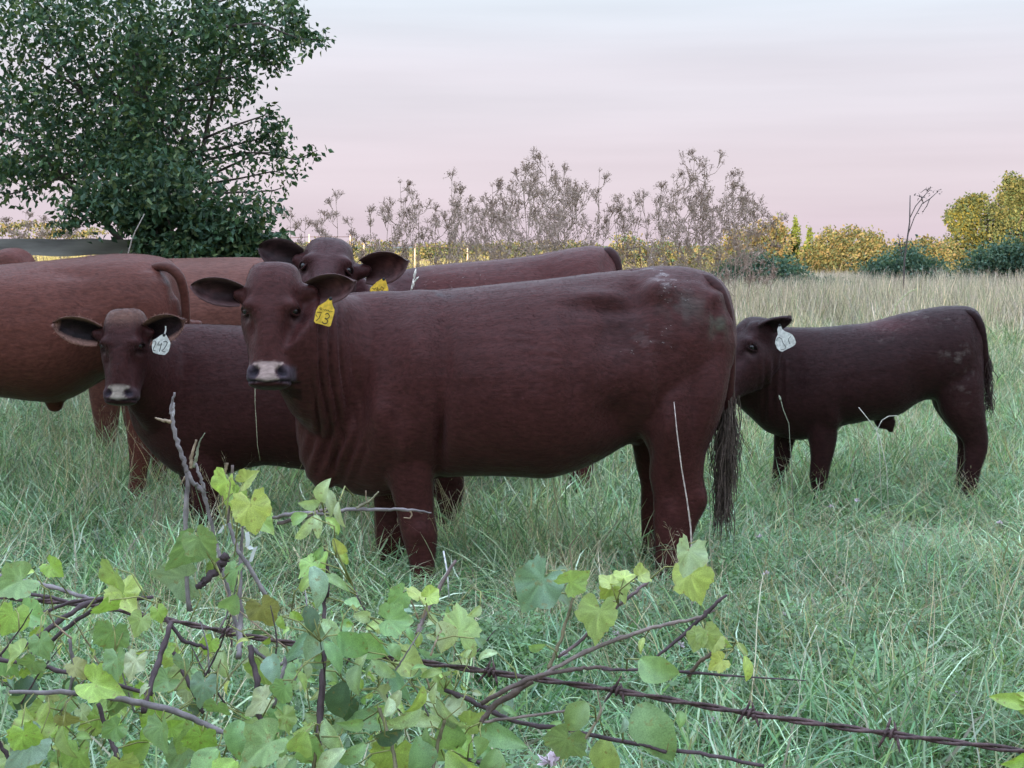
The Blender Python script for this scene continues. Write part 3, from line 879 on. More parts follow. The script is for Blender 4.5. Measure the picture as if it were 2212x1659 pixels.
def sculpt_head(V, Nn, C, hf, base, calf=False, wide=1.0):
    """face relief and the colours of muzzle, nostrils and eye rims."""
    P, d, n, l, L = hf
    R = V - npa(P)
    H = np.stack([R @ npa(d), R @ npa(l), R @ npa(n)], 1) / L
    H[:, 1] /= wide
    near = (H[:, 0] > -.3) & (H[:, 0] < 1.25) & (np.abs(H[:, 1]) < np.where(H[:, 0] > .66, .25, .40)) & (H[:, 2] > np.where(H[:, 0] > .66, -.24, -.6)) & (H[:, 2] < .4)
    h = H[near]; disp = np.zeros(len(h))
    for sd in (-1, 1):
        disp += .056 * gauss(h - (.325, sd * .200, .14), (.040, .06, .06))        # brow
        disp -= .054 * gauss(h - (.405, sd * .235, .08), (.04, .035, .05))
        disp -= .030 * gauss(h - (.22, sd * .235, .02), (.06, .05, .08))        # temple       # socket
        disp -= .040 * gauss(h - (.53, sd * .16, .13), (.08, .035, .06))        # hollow below the eye
        disp += .030 * gauss(h - (.50, sd * .215, -.15), (.13, .06, .10))        # cheek
        disp -= .040 * gauss(h - (.872, sd * .104, .115), (.020, .022, .05))      # nostril
        disp -= .030 * gauss(h - (.895, sd * .125, .10), (.018, .020, .05))
        disp += .022 * gauss(h - (.875, sd * .155, .08), (.035, .025, .05))       # nostril wing
    disp -= .016 * gauss(h - (.20, 0, .17), (.09, .05, .08))                      # forehead dish
    disp += .024 * gauss(h - (.62, 0, .14), (.18, .055, .06))                      # nose bridge
    disp -= .024 * np.exp(-((h[:, 0] - (.978 - .022 * np.abs(h[:, 1]) / .15)) / .009) ** 2) * smooth01((h[:, 2] + .16) / .1)  # mouth
    V[near] += Nn[near] * (disp * L)[:, None]
    # colours
    c = C[near]
    s, ll, nn = h[:, 0], np.abs(h[:, 1]), h[:, 2]
    front = smooth01((nn - .0) / .05)
    def blend(mask, col):
        nonlocal c
        c = c * (1 - mask[:, None]) + np.array(col) * mask[:, None]
    lip = smooth01((s - .80) / .05) * smooth01((.985 - s) / .02) * smooth01((nn + .10) / .06) * smooth01((ll - .06) / .05) * smooth01((.225 - ll) / .02)
    blend(lip * .8, (.080, .062, .078) if not calf else (.075, .045, .05))
    half = np.interp(s, [.80, .815, .87, .90, .96, .985], [.125, .122, .058, .062, .105, .09])
    pad = smooth01((half - ll) / .02 + .5) * smooth01((s - .795) / .02) * smooth01((.975 - s) / .015) * front
    mott = .82 + .25 * fbm(h, 14., 2, 3)
    blend(pad, (.56, .40, .37) if not calf else (.42, .34, .29))
    c = c * np.where(pad > .3, mott, 1)[:, None]
    blend(.65 * pad * gauss(h - (.975, 0, .05), (.025, .12, .2)), (.12, .10, .12))
    for sd in (-1, 1):
        g = np.clip(1.5 * gauss(h - (.876, sd * .104, .11), (.024, .022, .07)) + 1.3 * gauss(h - (.898, sd * .128, .09), (.018, .02, .07)), 0, 1)
        blend(g * .93, (.020, .014, .022))
        e = gauss(h - (.41, sd * .24, .07), (.035, .06, .06))
        blend(np.clip(e * 1.2, 0, 1) * .5, (.016, .009, .011))
        e2 = gauss(h - (.445, sd * .205, .11), (.012, .018, .05))
        blend(e2 * .5, (.16, .10, .09))
    blend(np.exp(-((s - (.976 - .022 * ll / .15)) / .009) ** 2) * smooth01((nn + .16) / .1), (.010, .007, .012))
    blend(smooth01((s - .972) / .012) * .9, np.array(base) * .5)  # chin darkened: shade below the mouth painted into the coat colour
    C[near] = c
    return hf


def ear_geo(mb, root, tip, facing, width, base, cup=.35, inner=(.05, .022, .022), rim=(.12, .06, .05), droop=.0):
    """cupped ear as a closed shell."""
    root, tip = npa(root), npa(tip)
    ax = tip - root; L = np.linalg.norm(ax); ax /= L
    f = npa(facing); f = f - ax * (f @ ax); f /= np.linalg.norm(f)
    w = np.cross(ax, f)
    nt, ns = 13, 11
    out = []; inn = []; ci = []; co = []
    for i in range(nt):
        t = i / (nt - 1)
        wd = width * (.74 + .26 * math.sin(math.pi * .5 * t / .38) if t < .38 else (1 - ((t - .38) / .635) ** 2.3) ** .75)
        for j in range(ns):
            s = -1 + 2 * j / (ns - 1)
            depth = cup * width * (1 - s * s) * (1 - .45 * t) * 1.45
            p = root + ax * (L * t) + w * (s * wd * .5) - f * depth - np.array((0, 0, droop * t * t * L))
            out.append(p - f * .010 * (1.2 - t)); inn.append(p + f * .002)
            edge = smooth01(np.array((abs(s) - .62) / .30)) if t < .90 else 1.
            blot = .5 + .5 * math.sin(7.3 * t + 5 * s + 2.1 * math.sin(9 * t))
            ic = np.array(inner) * (.55 + .9 * blot * smooth01(np.array((t - .25) / .4)))
            ci.append(ic * (1 - edge * .9) + np.array(rim) * edge * .9); co.append(np.array(base))
    n = nt * ns
    V = np.array(out + inn); Cc = np.array(co + ci)
    Q = []
    for i in range(nt - 1):
        for j in range(ns - 1):
            a = i * ns + j
            Q.append((a, a + 1, a + ns + 1, a + ns)); Q.append((n + a, n + a + ns, n + a + ns + 1, n + a + 1))
    for i in range(nt - 1):
        for j, fl in ((0, 1), (ns - 1, 0)):
            a = i * ns + j
            q = (a, a + ns, n + a + ns, n + a)
            Q.append(q if fl else q[::-1])
    for j in range(ns - 1):
        a = (nt - 1) * ns + j
        Q.append((a, a + 1, n + a + 1, n + a))
    mb.add(V, None, Q, Cc)


def smooth_st(st, k):
    """stations resampled along a smooth curve"""
    A_ = np.array(st, float); n = len(A_)
    m = np.gradient(A_, axis=0); out = []
    for i in range(n - 1):
        for j in range(k):
            t = j / k; h = t * t * (3 - 2 * t); g = t * t * t - 2 * t * t + t; g2 = t * t * t - t * t
            out.append(A_[i] * (1 - h) + A_[i + 1] * h + m[i] * g * .8 + m[i + 1] * g2 * .8)
    out.append(A_[-1])
    return np.array(out)


def tor_rings(st, D, yaw=0., pivot=1100, p=2.35):
    R = []
    st = smooth_st([tuple(q) + (.12, .16)[len(q) - 4:] for q in st], 3)
    for s in st:
        px, top, bot, hw = s[:4]
        bot -= .50 * hw / D * (bot - 530)                     # the near side of the belly hangs lower in view than its keel
        low = s[4] if len(s) > 4 else .12
        tp = s[5] if len(s) > 5 else .16
        y = D + yaw * (px - pivot) * D / FPX
        t, b = at(px, top, y), at(px, bot, y)
        c = (t + b) / 2; h = (t.z - b.z) / 2
        zc = c - Vector((0, 0, .10 * h))
        R.append(ring(zc, Vector((1, 0, 0)) * 0 + Vector((0, 1, 0)), Vector((0, 0, 1)), hw, h * 1.10, h * .90, p, HN, low, tp))
    return R


def leg_rings(st, D, dy):
    """(px, py, half width in px, lateral half width in m); the last entries reach the ground."""
    R = []
    for px, py, hw, lw in smooth_st(st, 2):
        c = at(px, py, D + dy)
        R.append(ring(c, Vector((1, 0, 0)), Vector((0, 1, 0)), hw * D / FPX, lw, lw, 2.2, 20))
    return R


def path_rings(st, D):
    """(px, py, dy, half depth m, half width m) rings square to the path"""
    P = [at(a, b, D + c) for a, b, c, *_ in st]
    R = []
    for i, s in enumerate(st):
        t = (P[min(i + 1, len(P) - 1)] - P[max(i - 1, 0)]).normalized()
        up = Vector((0, 0, 1)) if len(s) < 6 else s[5]
        u = t.cross(up).normalized(); v = u.cross(t).normalized()
        if v.z < 0: u, v = -u, -v
        R.append(ring(P[i], u, v, s[4], s[3], s[3], 2.1, 30, low=.15))
    return R


def fuse(mb, voxel, smooth_it=8, fac=.5):
    me = mb.mesh('fuse', None)
    ob = bpy.data.objects.new('fuse', me); COL.objects.link(ob)
    r = ob.modifiers.new('r', 'REMESH'); r.mode = 'VOXEL'; r.voxel_size = voxel; r.adaptivity = 0
    s = ob.modifiers.new('s', 'SMOOTH'); s.factor = fac; s.iterations = smooth_it
    dg = bpy.context.evaluated_depsgraph_get(); dg.update()
    ev = ob.evaluated_get(dg)
    m2 = bpy.data.meshes.new_from_object(ev)
    n = len(m2.vertices)
    V = np.zeros(n * 3, np.float32); m2.vertices.foreach_get('co', V)
    Nn = np.zeros(n * 3, np.float32); m2.vertices.foreach_get('normal', Nn)
    F = np.zeros(len(m2.loops), np.int32); m2.loops.foreach_get('vertex_index', F)
    bpy.data.objects.remove(ob); bpy.data.meshes.remove(me); bpy.data.meshes.remove(m2)
    return V.reshape(-1, 3).astype(float), Nn.reshape(-1, 3).astype(float), F.reshape(-1, 4)


def fur_mesh(V, Nn, F, C, n, length, flow, mat, lean=.30, width=.0010, keep=None, light=None):
    """short coat hairs: thin triangles lying back along the flow direction."""
    a, b, c = V[F[:, 0]], V[F[:, 1]], V[F[:, 2]]
    area = np.linalg.norm(np.cross(b - a, c - a), axis=1)
    if keep is not None: area = area * keep(V[F[:, 0]])
    idx = RNG.choice(len(F), n, p=area / area.sum())
    u, v = RNG.random((2, n, 1))
    q = F[idx]
    p = (V[q[:, 0]] * (1 - u) + V[q[:, 1]] * u) * (1 - v) + (V[q[:, 3]] * (1 - u) + V[q[:, 2]] * u) * v
    nn = Nn[q[:, 0]]
    fl = flow(p) + RNG.normal(0, .28, (n, 3))
    fl = fl - nn * np.sum(fl * nn, 1, keepdims=True)
    fl /= np.linalg.norm(fl, axis=1, keepdims=True) + 1e-9
    d = fl + nn * (lean * RNG.uniform(.5, 1.6, (n, 1)))
    d /= np.linalg.norm(d, axis=1, keepdims=True)
    L = length * RNG.uniform(.6, 1.25, (n, 1))
    w = np.cross(d, nn); w /= np.linalg.norm(w, axis=1, keepdims=True) + 1e-9
    VV = np.stack([p - w * width - nn * .001, p + w * width - nn * .001, p + d * L], 1).reshape(-1, 3)
    T = np.arange(3 * n).reshape(-1, 3)
    cc = C[q[:, 0]] * RNG.uniform(.62, 1.45, (n, 1))
    if light is not None:
        k = RNG.random(n) < light[q[:, 0]]
        cc[k] = np.array((.46, .40, .37)) * RNG.uniform(.6, 1.2, (k.sum(), 1))
    return VV, T, np.repeat(cc, 3, 0)


def cow(name, label, D, origin, base, torso, legs, neck=None, head=None, ears=(), tail=None, switch=None, voxel=.011,
        yaw=0., extra=None, deform=None, fur=40000, furlen=.012, wide=1.0, calf=False, group='dark red cattle in the pasture', smooth_it=8, eyes=True, tailcol=.72,
        paint=None, tailr=None):
    org = at(origin, 900, D); org.z = 0
    root = empty(name, org, label, 'cow' if not calf else 'calf', group)
    mb = MB()
    mb.loft(tor_rings(torso, D, yaw))
    for st, dy in legs: mb.loft(leg_rings(st, D, dy))
    hf = None
    if head:
        hf = head_frame(*head)
        add_head(mb, hf, wide)
    if hf and ears:
        P_, d_, n_, l_, L_ = hf
        for e in ears:                                      # fleshy root of the ear
            fc = e[2].normalized(); r_, t_ = e[0] - fc * .028, e[1]; ax = t_ - e[0]
            s0 = P_ + d_ * (.12 * L_) + (r_ - P_) * .4
            mb.tube([npa(s0), npa(r_ - ax * .12), npa(r_ + ax * .08), npa(r_ + ax * .22)], [.12 * L_, .098 * L_, .070 * L_, .030 * L_], 12)
    if neck: mb.loft(path_rings(neck, D))
    if extra: extra(mb)
    V, Nn, F = fuse(mb, voxel, smooth_it)
    C = np.tile(np.array(base, float), (len(V), 1))
    if deform: deform(V, Nn)
    C *= (1 + .12 * fbm(V, 3.5, 3, 5) + .10 * fbm(V * (1, 1, 1), 11., 3, 9))[:, None]
    if hf: sculpt_head(V, Nn, C, hf, base, calf, wide)
    # small muscle and skin relief
    V += Nn * (.0035 * fbm(V, 7., 3, 2) + .0012 * fbm(V, 30., 2, 8))[:, None]
    light = paint(V, C) if paint else None
    em = MB()
    for e in ears: ear_geo(em, *e)
    if tail:
        T0 = [npa(at(a, b, D + c)) for a, b, c, r in tail]; R0 = [t[3] for t in tail]
        ts = np.linspace(0, len(T0) - 1, 4 * len(T0)); rr = np.interp(ts, range(len(T0)), R0)
        pp = np.stack([np.interp(ts, range(len(T0)), [q[k] for q in T0]) for k in range(3)], 1)
        for _ in range(3): pp[1:-1] = (pp[:-2] + pp[1:-1] * 2 + pp[2:]) / 4
        tm = MB(); tm.tube(list(pp), list(rr * np.concatenate([[.5, .8], np.ones(len(rr) - 2)])), 12, cap=False)
        tv = np.concatenate(tm.V)
        tcol = np.array(base) * tailcol
        em.add(tv, None, np.concatenate(tm.Q), np.tile(tcol, (len(tv), 1)) * (1 + .25 * fbm(tv * (1, 1, .3), 40., 2, 3))[:, None])
    if hf and eyes:
        P_, d_, n_, l_, L_ = hf
        for sd in (-1, 1):
            tgt = npa(P_ + d_ * (.405 * L_) + l_ * (sd * .245 * L_ * wide) + n_ * (.075 * L_))
            i = np.argmin(np.sum((V - tgt) ** 2, 1)); k = L_ / .5
            c = V[i] + Nn[i] * .001; nn_ = Nn[i]
            hx_ = np.cross(npa(d_), nn_); hx_ /= np.linalg.norm(hx_); vx_ = np.cross(nn_, hx_)
            if vx_ @ npa(d_) > 0: vx_ = -vx_
            for sg, thick, out in ((1, .0075, .010), (-1, .0048, .004)):
                arc = [c + k * (hx_ * math.cos(a_) * .027 + vx_ * math.sin(a_) * .0165 * sg + nn_ * (out * math.sin(a_) ** .7 - .002)) for a_ in np.linspace(.02, math.pi - .02, 11)]
                em2 = MB(); em2.tube(arc, [k * thick * (.45 + .55 * math.sin(a_)) for a_ in np.linspace(.02, math.pi - .02, 11)], 8, cap=False)
                ev_ = np.concatenate(em2.V); em.add(ev_, None, np.concatenate(em2.Q), np.tile(np.array(base) * (.42 if sg > 0 else .8), (len(ev_), 1)))
    VV, FF, CC = [V], [F], [C]
    if em.n:
        VV.append(np.concatenate(em.V)); FF.append(np.concatenate(em.Q) + len(V)); CC.append(np.concatenate(em.C))
    o = npa(org)
    body = mesh_np(name + '_body', np.concatenate(VV) - o, [np.concatenate(FF)], np.concatenate(CC), M_COAT)
    link('body', body, root)
    if fur:
        def flow(p):
            f = np.tile(np.array((.85, 0., -.55)), (len(p), 1))
            if hf:
                R = p - npa(hf[0]); near = np.exp(-np.sum((R - npa(hf[1]) * hf[4] * .5) ** 2, 1) / (2 * (.3 * hf[4]) ** 2) / 1.2)[:, None]
                f = f * (1 - near) + (-npa(hf[1]) * -.9 + np.array((0, 0, .0))) * near
            return f
        def keep(p):                                     # what can be seen from the fence side, and no hair on the muzzle
            k = np.ones(len(p))
            if hf:
                s = (p - npa(hf[0])) @ npa(hf[1]) / hf[4]
                nl = np.linalg.norm(p - npa(hf[0] + hf[1] * hf[4] * .92), axis=1)
                k[(nl < .22 * hf[4])] = 0
            return k
        fv, ft, fc = fur_mesh(V, Nn, F, C, fur, furlen, flow, M_COAT, keep=keep, light=light)
        if ears and calf:
            a = np.concatenate(em.V); q = np.concatenate(em.Q)
            nrm = np.cross(a[q[:, 1]] - a[q[:, 0]], a[q[:, 3]] - a[q[:, 0]]); nv = np.zeros_like(a)
            for k in range(4): np.add.at(nv, q[:, k], nrm)
            nv /= np.linalg.norm(nv, axis=1, keepdims=True) + 1e-9
            ev, et, ec = fur_mesh(a, nv, q, np.concatenate(em.C), 5000, .016, lambda p: np.tile(np.array((0., 0, .0)), (len(p), 1)), M_COAT, lean=.6)
            ft = np.concatenate([ft, et + len(fv)]); fv = np.concatenate([fv, ev]); fc = np.concatenate([fc, ec])
        link('coat_hair', mesh_np(name + '_hair', fv - o, [ft], fc, M_COAT, False), root)
    if hf and eyes:
        P, d, n, l, L = hf
        for sd in (-1, 1):
            tgt = npa(P + d * (.405 * L) + l * (sd * .245 * L * wide) + n * (.075 * L))
            i = np.argmin(np.sum((V - tgt) ** 2, 1))
            c = V[i] - Nn[i] * .006 * (L / .5)
            m = MB(); r = .019 * (L / .5)
            rr = [c + 0 * c]
            rings = []
            for k in range(1, 8):
                th = math.pi * k / 8
                rings.append(ring(Vector(c) + l * (math.cos(th) * r), d, n, r * math.sin(th) * .9, r * math.sin(th), r * math.sin(th), 2., 14))
            m.loft(rings)
            link('eye', m.mesh(name + '_eye', M_EYE, origin=o), root)
    if switch:
        m = MB(); pts, n, ln, spread, colr = switch
        pp = [at(a, b, D + c) for a, b, c in pts]
        for k in range(n):
            t0 = random.random() ** 1.3
            f = t0 * (len(pp) - 1); i = min(int(f), len(pp) - 2)
            s = npa(pp[i].lerp(pp[i + 1], f - i))
            s = s + RNG.normal(0, .012, 3)
            dirn = npa(pp[-1] - pp[0]); dirn /= np.linalg.norm(dirn)
            sp = np.array((random.gauss(0, spread), random.gauss(0, spread), 0.))
            lk = ln * random.uniform(.55, 1.1) * (1 - .35 * t0)
            e1 = s + dirn * lk * .5 + sp * .7 * lk; e2 = s + dirn * lk + sp * .55 * lk + RNG.normal(0, .012, 3)
            w = random.uniform(.0012, .0026)
            m.tube([s, e1, e2], [w, w, w * .3], 3, np.array(colr) * random.uniform(.5, 1.6), cap=False)
        link('tail_switch', m.mesh(name + '_switch', M_HAIR, origin=o), root)
    return root, hf


def ear_tag(name, label, D, outline, strokes, mat, stem=None, tilt=0., scale=1.0):
    """flat plastic tag hung from an ear, its marks drawn on as thin raised ink; outline in picture pixels at distance D."""
    cx = sum(p[0] for p in outline) / len(outline); cy = sum(p[1] for p in outline) / len(outline)
    org = at(cx, cy, D)
    root = empty(name, org, label, 'ear tag', 'plastic ear tags on the cattle')
    def P(p, off=0.):
        y = D + tilt * (p[0] - cx) * D / FPX - off
        return npa(at(p[0], p[1], y) - org)
    m = MB(); n = len(outline)
    f = [P(p, .0012) for p in outline]; b = [P(p, -.0012) for p in outline]
    cen = [np.mean(f, 0), np.mean(b, 0)]
    V = f + b + cen
    T = [(2 * n, (i + 1) % n, i) for i in range(n)] + [(2 * n + 1, n + i, n + (i + 1) % n) for i in range(n)]
    Q = [(i, (i + 1) % n, n + (i + 1) % n, n + i) for i in range(n)]
    m.add(V, T, Q)
    if stem:
        m.tube([P(p, .0) for p in stem], .0032, 6)
    link('tag_plate', m.mesh(name + '_plate', mat, False), root)
    top_ = min(outline, key=lambda q: q[1]); sm = MB()
    c_ = P((top_[0], top_[1] + 3.), .0); sm.tube([c_ - (0, .004, 0), c_ - (0, .0025, 0), c_ + (0, .012, 0)], [.0045, .0075, .0045], 10)
    link('stud', sm.mesh(name + '_stud', M_INK, origin=None), root)
    mk = MB()
    for pts, w in strokes:
        mk.tube([P(p, .0016) for p in pts], w * .62, 4)
    link('written_number', mk.mesh(name + '_ink', M_INK, False), root)
    return root


# ---- the heifer side-on in the middle
def heifer():
    D = 5.95
    torso = [(632, 760, 870, .05), (646, 705, 935, .11), (672, 664, 990, .15, .3), (705, 644, 1040, .19, .35), (750, 633, 1072, .225, .4), (800, 629, 1085, .265, .42, .2),
             (860, 629, 1078, .29, .36, .22), (930, 627, 1050, .315, .25), (1010, 620, 1040, .345, .12), (1110, 609, 1042, .368, .08), (1180, 602, 1046, .372, .08),
             (1240, 595, 1030, .358, .12), (1300, 588, 1003, .335, .15), (1360, 581, 970, .305, .2, .12), (1420, 575, 945, .29, .2, .10), (1480, 576, 920, .27, .2, .14),
             (1525, 587, 890, .235, .2, .2), (1556, 606, 855, .19, .2, .25), (1578, 650, 800, .13), (1588, 700, 750, .06)]
    hind = [(1488, 760, 92, .09), (1478, 850, 90, .13), (1466, 920, 82, .125), (1458, 980, 66, .10), (1460, 1030, 59, .075), (1467, 1070, 56, .060), (1463, 1110, 52, .052),
            (1456, 1150, 43, .045), (1452, 1200, 36, .042), (1450, 1240, 38, .05), (1442, 1275, 50, .062), (1438, 1290, 52, .062)]
    hind2 = [(x - 34 + max(0, (920 - y)) * .12, y - 18, w * .92, l) for x, y, w, l in hind]
    fore = [(868, 800, 92, .07), (884, 880, 84, .09), (884, 950, 68, .09), (885, 1010, 57, .082), (891, 1060, 47, .070), (898, 1110, 41, .058), (905, 1150, 40, .056), (909, 1185, 33, .045),
            (912, 1225, 27, .040), (914, 1255, 30, .05), (912, 1285, 38, .058)]
    fore2 = [(868, 900, 66, .08), (854, 980, 52, .075), (849, 1050, 44, .065), (846, 1110, 39, .057), (845, 1155, 37, .055), (846, 1190, 31, .045), (848, 1225, 27, .042), (848, 1255, 29, .05), (844, 1282, 37, .058)]
    poll = at(590, 586, 5.66); muz = at(582, 838, 5.53)
    neck = [(830, 830, -.02, .30, .20), (760, 800, -.06, .32, .20), (700, 765, -.15, .28, .185), (655, 725, -.25, .215, .16), (622, 690, -.32, .16, .125)]

    def extra(mb):
        # shoulder blade, thigh and hip point
        for (px, py, dy, a, b, c) in ((880, 830, -.15, .17, .24, .12), (1475, 740, -.13, .22, .26, .13), (700, 905, -.03, .12, .30, .16)):
            o = at(px, py, D + dy); R = []
            for k in range(1, 10):
                th = math.pi * k / 10
                R.append(ring(o + Vector((0, 0, math.cos(th) * b)), Vector((1, 0, 0)), Vector((0, 1, 0)), a * math.sin(th), c * math.sin(th), c * math.sin(th), 2, 18))
            mb.loft(R)
        o = at(1385, 930, D)                                  # udder fold
        R = [ring(o + Vector((0, 0, math.cos(math.pi * k / 8) * .07)), Vector((1, 0, 0)), Vector((0, 1, 0)), .07 * math.sin(math.pi * k / 8), .10 * math.sin(math.pi * k / 8), .10 * math.sin(math.pi * k / 8), 2, 16) for k in range(1, 8)]
        mb.loft(R)

    def deform(V, Nn):
        px, py = proj(V)
        near = V[:, 1] < D - .02
        # skin folds down the side of the neck
        m = smooth01((px - 668) / 16) * smooth01((800 - px) / 55) * smooth01((py - 640) / 60) * smooth01((1010 - py) / 130) * near
        ph = px + 10 * np.sin(py * .011) - 8 * (py - 640) / 300 + 13 * fbm(V * (1.4, 1, .35), 7., 2, 77)
        wv = np.abs(np.sin(ph * math.pi / 24)) ** .7 - .55
        V += Nn * (m * wv * .026 * np.where(px < 745, 1, .40))[:, None]
        # creases on the barrel
        m = smooth01((px - 1050) / 60) * smooth01((1250 - px) / 70) * smooth01((py - 690) / 25) * smooth01((800 - py) / 40) * near
        V += Nn * (m * .0030 * np.clip(fbm(V, 9., 2, 14) + .35, 0, 1) * np.sin(py * .30 - px * .06 + 4.5 * fbm(V, 5., 2, 4)))[:, None]
        # hollow of the flank, edge of shoulder, groove behind the elbow, thigh line
        for cx, cy, sx, sy, am in ((1330, 720, 55, 60, -.022), (1335, 900, 50, 45, -.030), (948, 950, 12, 70, -.03), (770, 860, 30, 110, -.022), (1545, 700, 12, 60, -.010),
                                   (1400, 830, 16, 80, .016), (1425, 628, 40, 22, .026), (1370, 640, 26, 40, -.020), (1130, 840, 120, 90, .012), (1290, 640, 70, 14, .010), (1300, 665, 60, 16, -.012),
                                   (1548, 640, 22, 16, .014), (1500, 860, 18, 70, -.016), (1445, 930, 20, 60, .016), (905, 760, 40, 110, .018), (955, 800, 22, 130, -.018), (820, 905, 26, 60, .016), (870, 965, 16, 50, .012),
                                   (905, 1150, 22, 22, .010), (1515, 1078, 12, 26, .010), (1450, 1060, 14, 40, -.012), (1380, 905, 26, 40, .014), (1395, 980, 16, 40, -.014), (760, 700, 30, 50, -.012), (1200, 760, 14, 110, .006), (1240, 770, 12, 110, -.007), (1155, 770, 12, 110, -.006), (1280, 760, 12, 100, .006)):
            V += Nn * (near * 1.5 * am * np.exp(-((px - cx) / sx) ** 2 - ((py - cy) / sy) ** 2))[:, None]
        # brisket pleats
        m = np.exp(-((px - 720) / 55) ** 2 - ((py - 980) / 50) ** 2) * near
        V += Nn * (m * .014 * np.sin((px + .35 * py) * .21))[:, None]

    def paint(V, C):
        px, py = proj(V)
        sp = smooth01((fbm(V * (.6, 1, 1.8), 34., 3, 21) - .10) / .25); lt = np.zeros(len(V))
        for cx, cy, sx, sy, st in ((1425, 585, 32, 14, .9), (1440, 608, 26, 12, .9), (1400, 580, 30, 6, .7), (1470, 640, 40, 14, .5), (1385, 720, 60, 40, .22)):
            m = sp * st * np.exp(-((px - cx) / sx) ** 2 - ((py - cy) / sy) ** 2)
            lt = np.maximum(lt, m); C[:] = C * (1 - .3 * m[:, None]) + np.array((.42, .38, .38)) * .3 * m[:, None]
        blotch = smooth01((fbm(V, 14., 4, 31) + .15) / .5)
        for cx, cy, sx, sy, st, col in ((1475, 665, 45, 30, .55, (.085, .085, .075)), (1550, 690, 22, 45, .75, (.07, .085, .06)), (940, 632, 60, 12, .55, (.07, .08, .085)),  # dung stains on the rump, grey tone at the withers
                                        (1330, 700, 90, 60, .35, (.030, .017, .018)), (1195, 700, 60, 22, .3, (.02, .012, .014))):  # darker tone on flank and barrel
            m = blotch * st * np.exp(-((px - cx) / sx) ** 2 - ((py - cy) / sy) ** 2)
            C[:] = C * (1 - m[:, None]) + np.array(col) * m[:, None]
        return lt

    base = (.058, .0178, .0165)
    ears = [(at(522, 640, 5.62), at(411, 618, 5.58), Vector((-.10, -1, -.05)), .112, base, .34, (.045, .019, .020), (.13, .07, .07)),
            (at(664, 634, 5.62), at(765, 612, 5.56), Vector((.10, -1, -.15)), .120, base, .34, (.085, .034, .032), (.15, .085, .085))]
    tail = [(1490, 606, -.02, .022), (1526, 602, -.08, .027), (1552, 624, -.12, .028), (1568, 665, -.14, .027), (1576, 730, -.14, .026), (1577, 800, -.13, .024), (1572, 880, -.12, .022), (1570, 940, -.12, .014)]
    sw = ([(1573, 850, -.12), (1567, 950, -.12), (1563, 1075, -.11)], 620, .30, .15, (.105, .075, .062))
    return cow('heifer', 'large dark red heifer standing side-on with yellow number tag, in front of all the others', D, 1106, base, torso,
               [(hind, -.155), (hind2, .16), (fore, -.15), (fore2, .13)], neck, (poll, muz, Vector((0, -1, .30))), ears, tail, sw, .0095, 0., extra, deform, 110000, .011, 1.0, paint=paint)


# ---- calf with the white tag, left of the heifer's head
def calf_left():
    D = 6.78
    torso = [(276, 800, 880, .05), (292, 755, 930, .10), (318, 725, 972, .14, .3), (352, 706, 1008, .17, .3), (395, 701, 1038, .195, .35), (440, 700, 1046, .215, .35), (500, 702, 1028, .235, .2),
             (570, 703, 1012, .25, .1), (650, 700, 1022, .262, .1), (730, 697, 1030, .262, .1), (810, 692, 1015, .25, .12), (880, 688, 985, .23, .15), (940, 690, 950, .205, .18), (985, 705, 900, .16), (1010, 745, 850, .09)]
    fore = [(430, 850, 60, .06), (436, 930, 54, .07), (440, 1000, 44, .068), (443, 1050, 34, .055), (446, 1090, 28, .045), (450, 1120, 25, .042), (452, 1150, 20, .034), (453, 1175, 22, .04), (450, 1198, 28, .048)]
    fore2 = [(x - 18, y - 8, w, l) for x, y, w, l in fore]
    hind = [(945, 800, 62, .07), (950, 900, 58, .10), (956, 960, 48, .085), (966, 1020, 36, .06), (972, 1060, 31, .046), (966, 1100, 26, .038), (962, 1140, 22, .034), (958, 1185, 30, .045)]
    hind2 = [(x - 26, y - 8, w, l) for x, y, w, l in hind]
    poll = at(269, 682, 6.44); muz = at(260, 874, 6.34)
    neck = [(430, 860, -.02, .25, .155), (375, 835, -.05, .25, .15), (330, 805, -.14, .21, .135), (300, 780, -.23, .16, .115), (282, 755, -.30, .12, .095)]
    base = (.044, .0135, .0130)
    ears = [(at(214, 726, 6.42), at(113, 700, 6.38), Vector((-.1, -1, -.1)), .128, base, .30, (.020, .011, .013), (.36, .19, .15)),
            (at(314, 724, 6.42), at(396, 694, 6.36), Vector((.1, -1, -.1)), .132, base, .30, (.024, .012, .014), (.36, .19, .15))]
    def paint(V, C):
        R = V - npa(poll)
        m = np.exp(-np.sum((R / np.array((.11, .12, .035))) ** 2, 1))[:, None] * .8
        C[:] = C * (1 - m) + np.array((.17, .085, .06)) * m
    return cow('calf', 'dark red calf with white ear tag looking out left of the heifer', D, 640, base, torso, [(fore, -.11), (fore2, .10), (hind, -.10), (hind2, .11)], neck,
               (poll, muz, Vector((0, -1, .28))), ears, None, None, .0095, 0., None, None, 70000, .018, 1.0, True, 'dark red calves in the pasture', paint=paint)


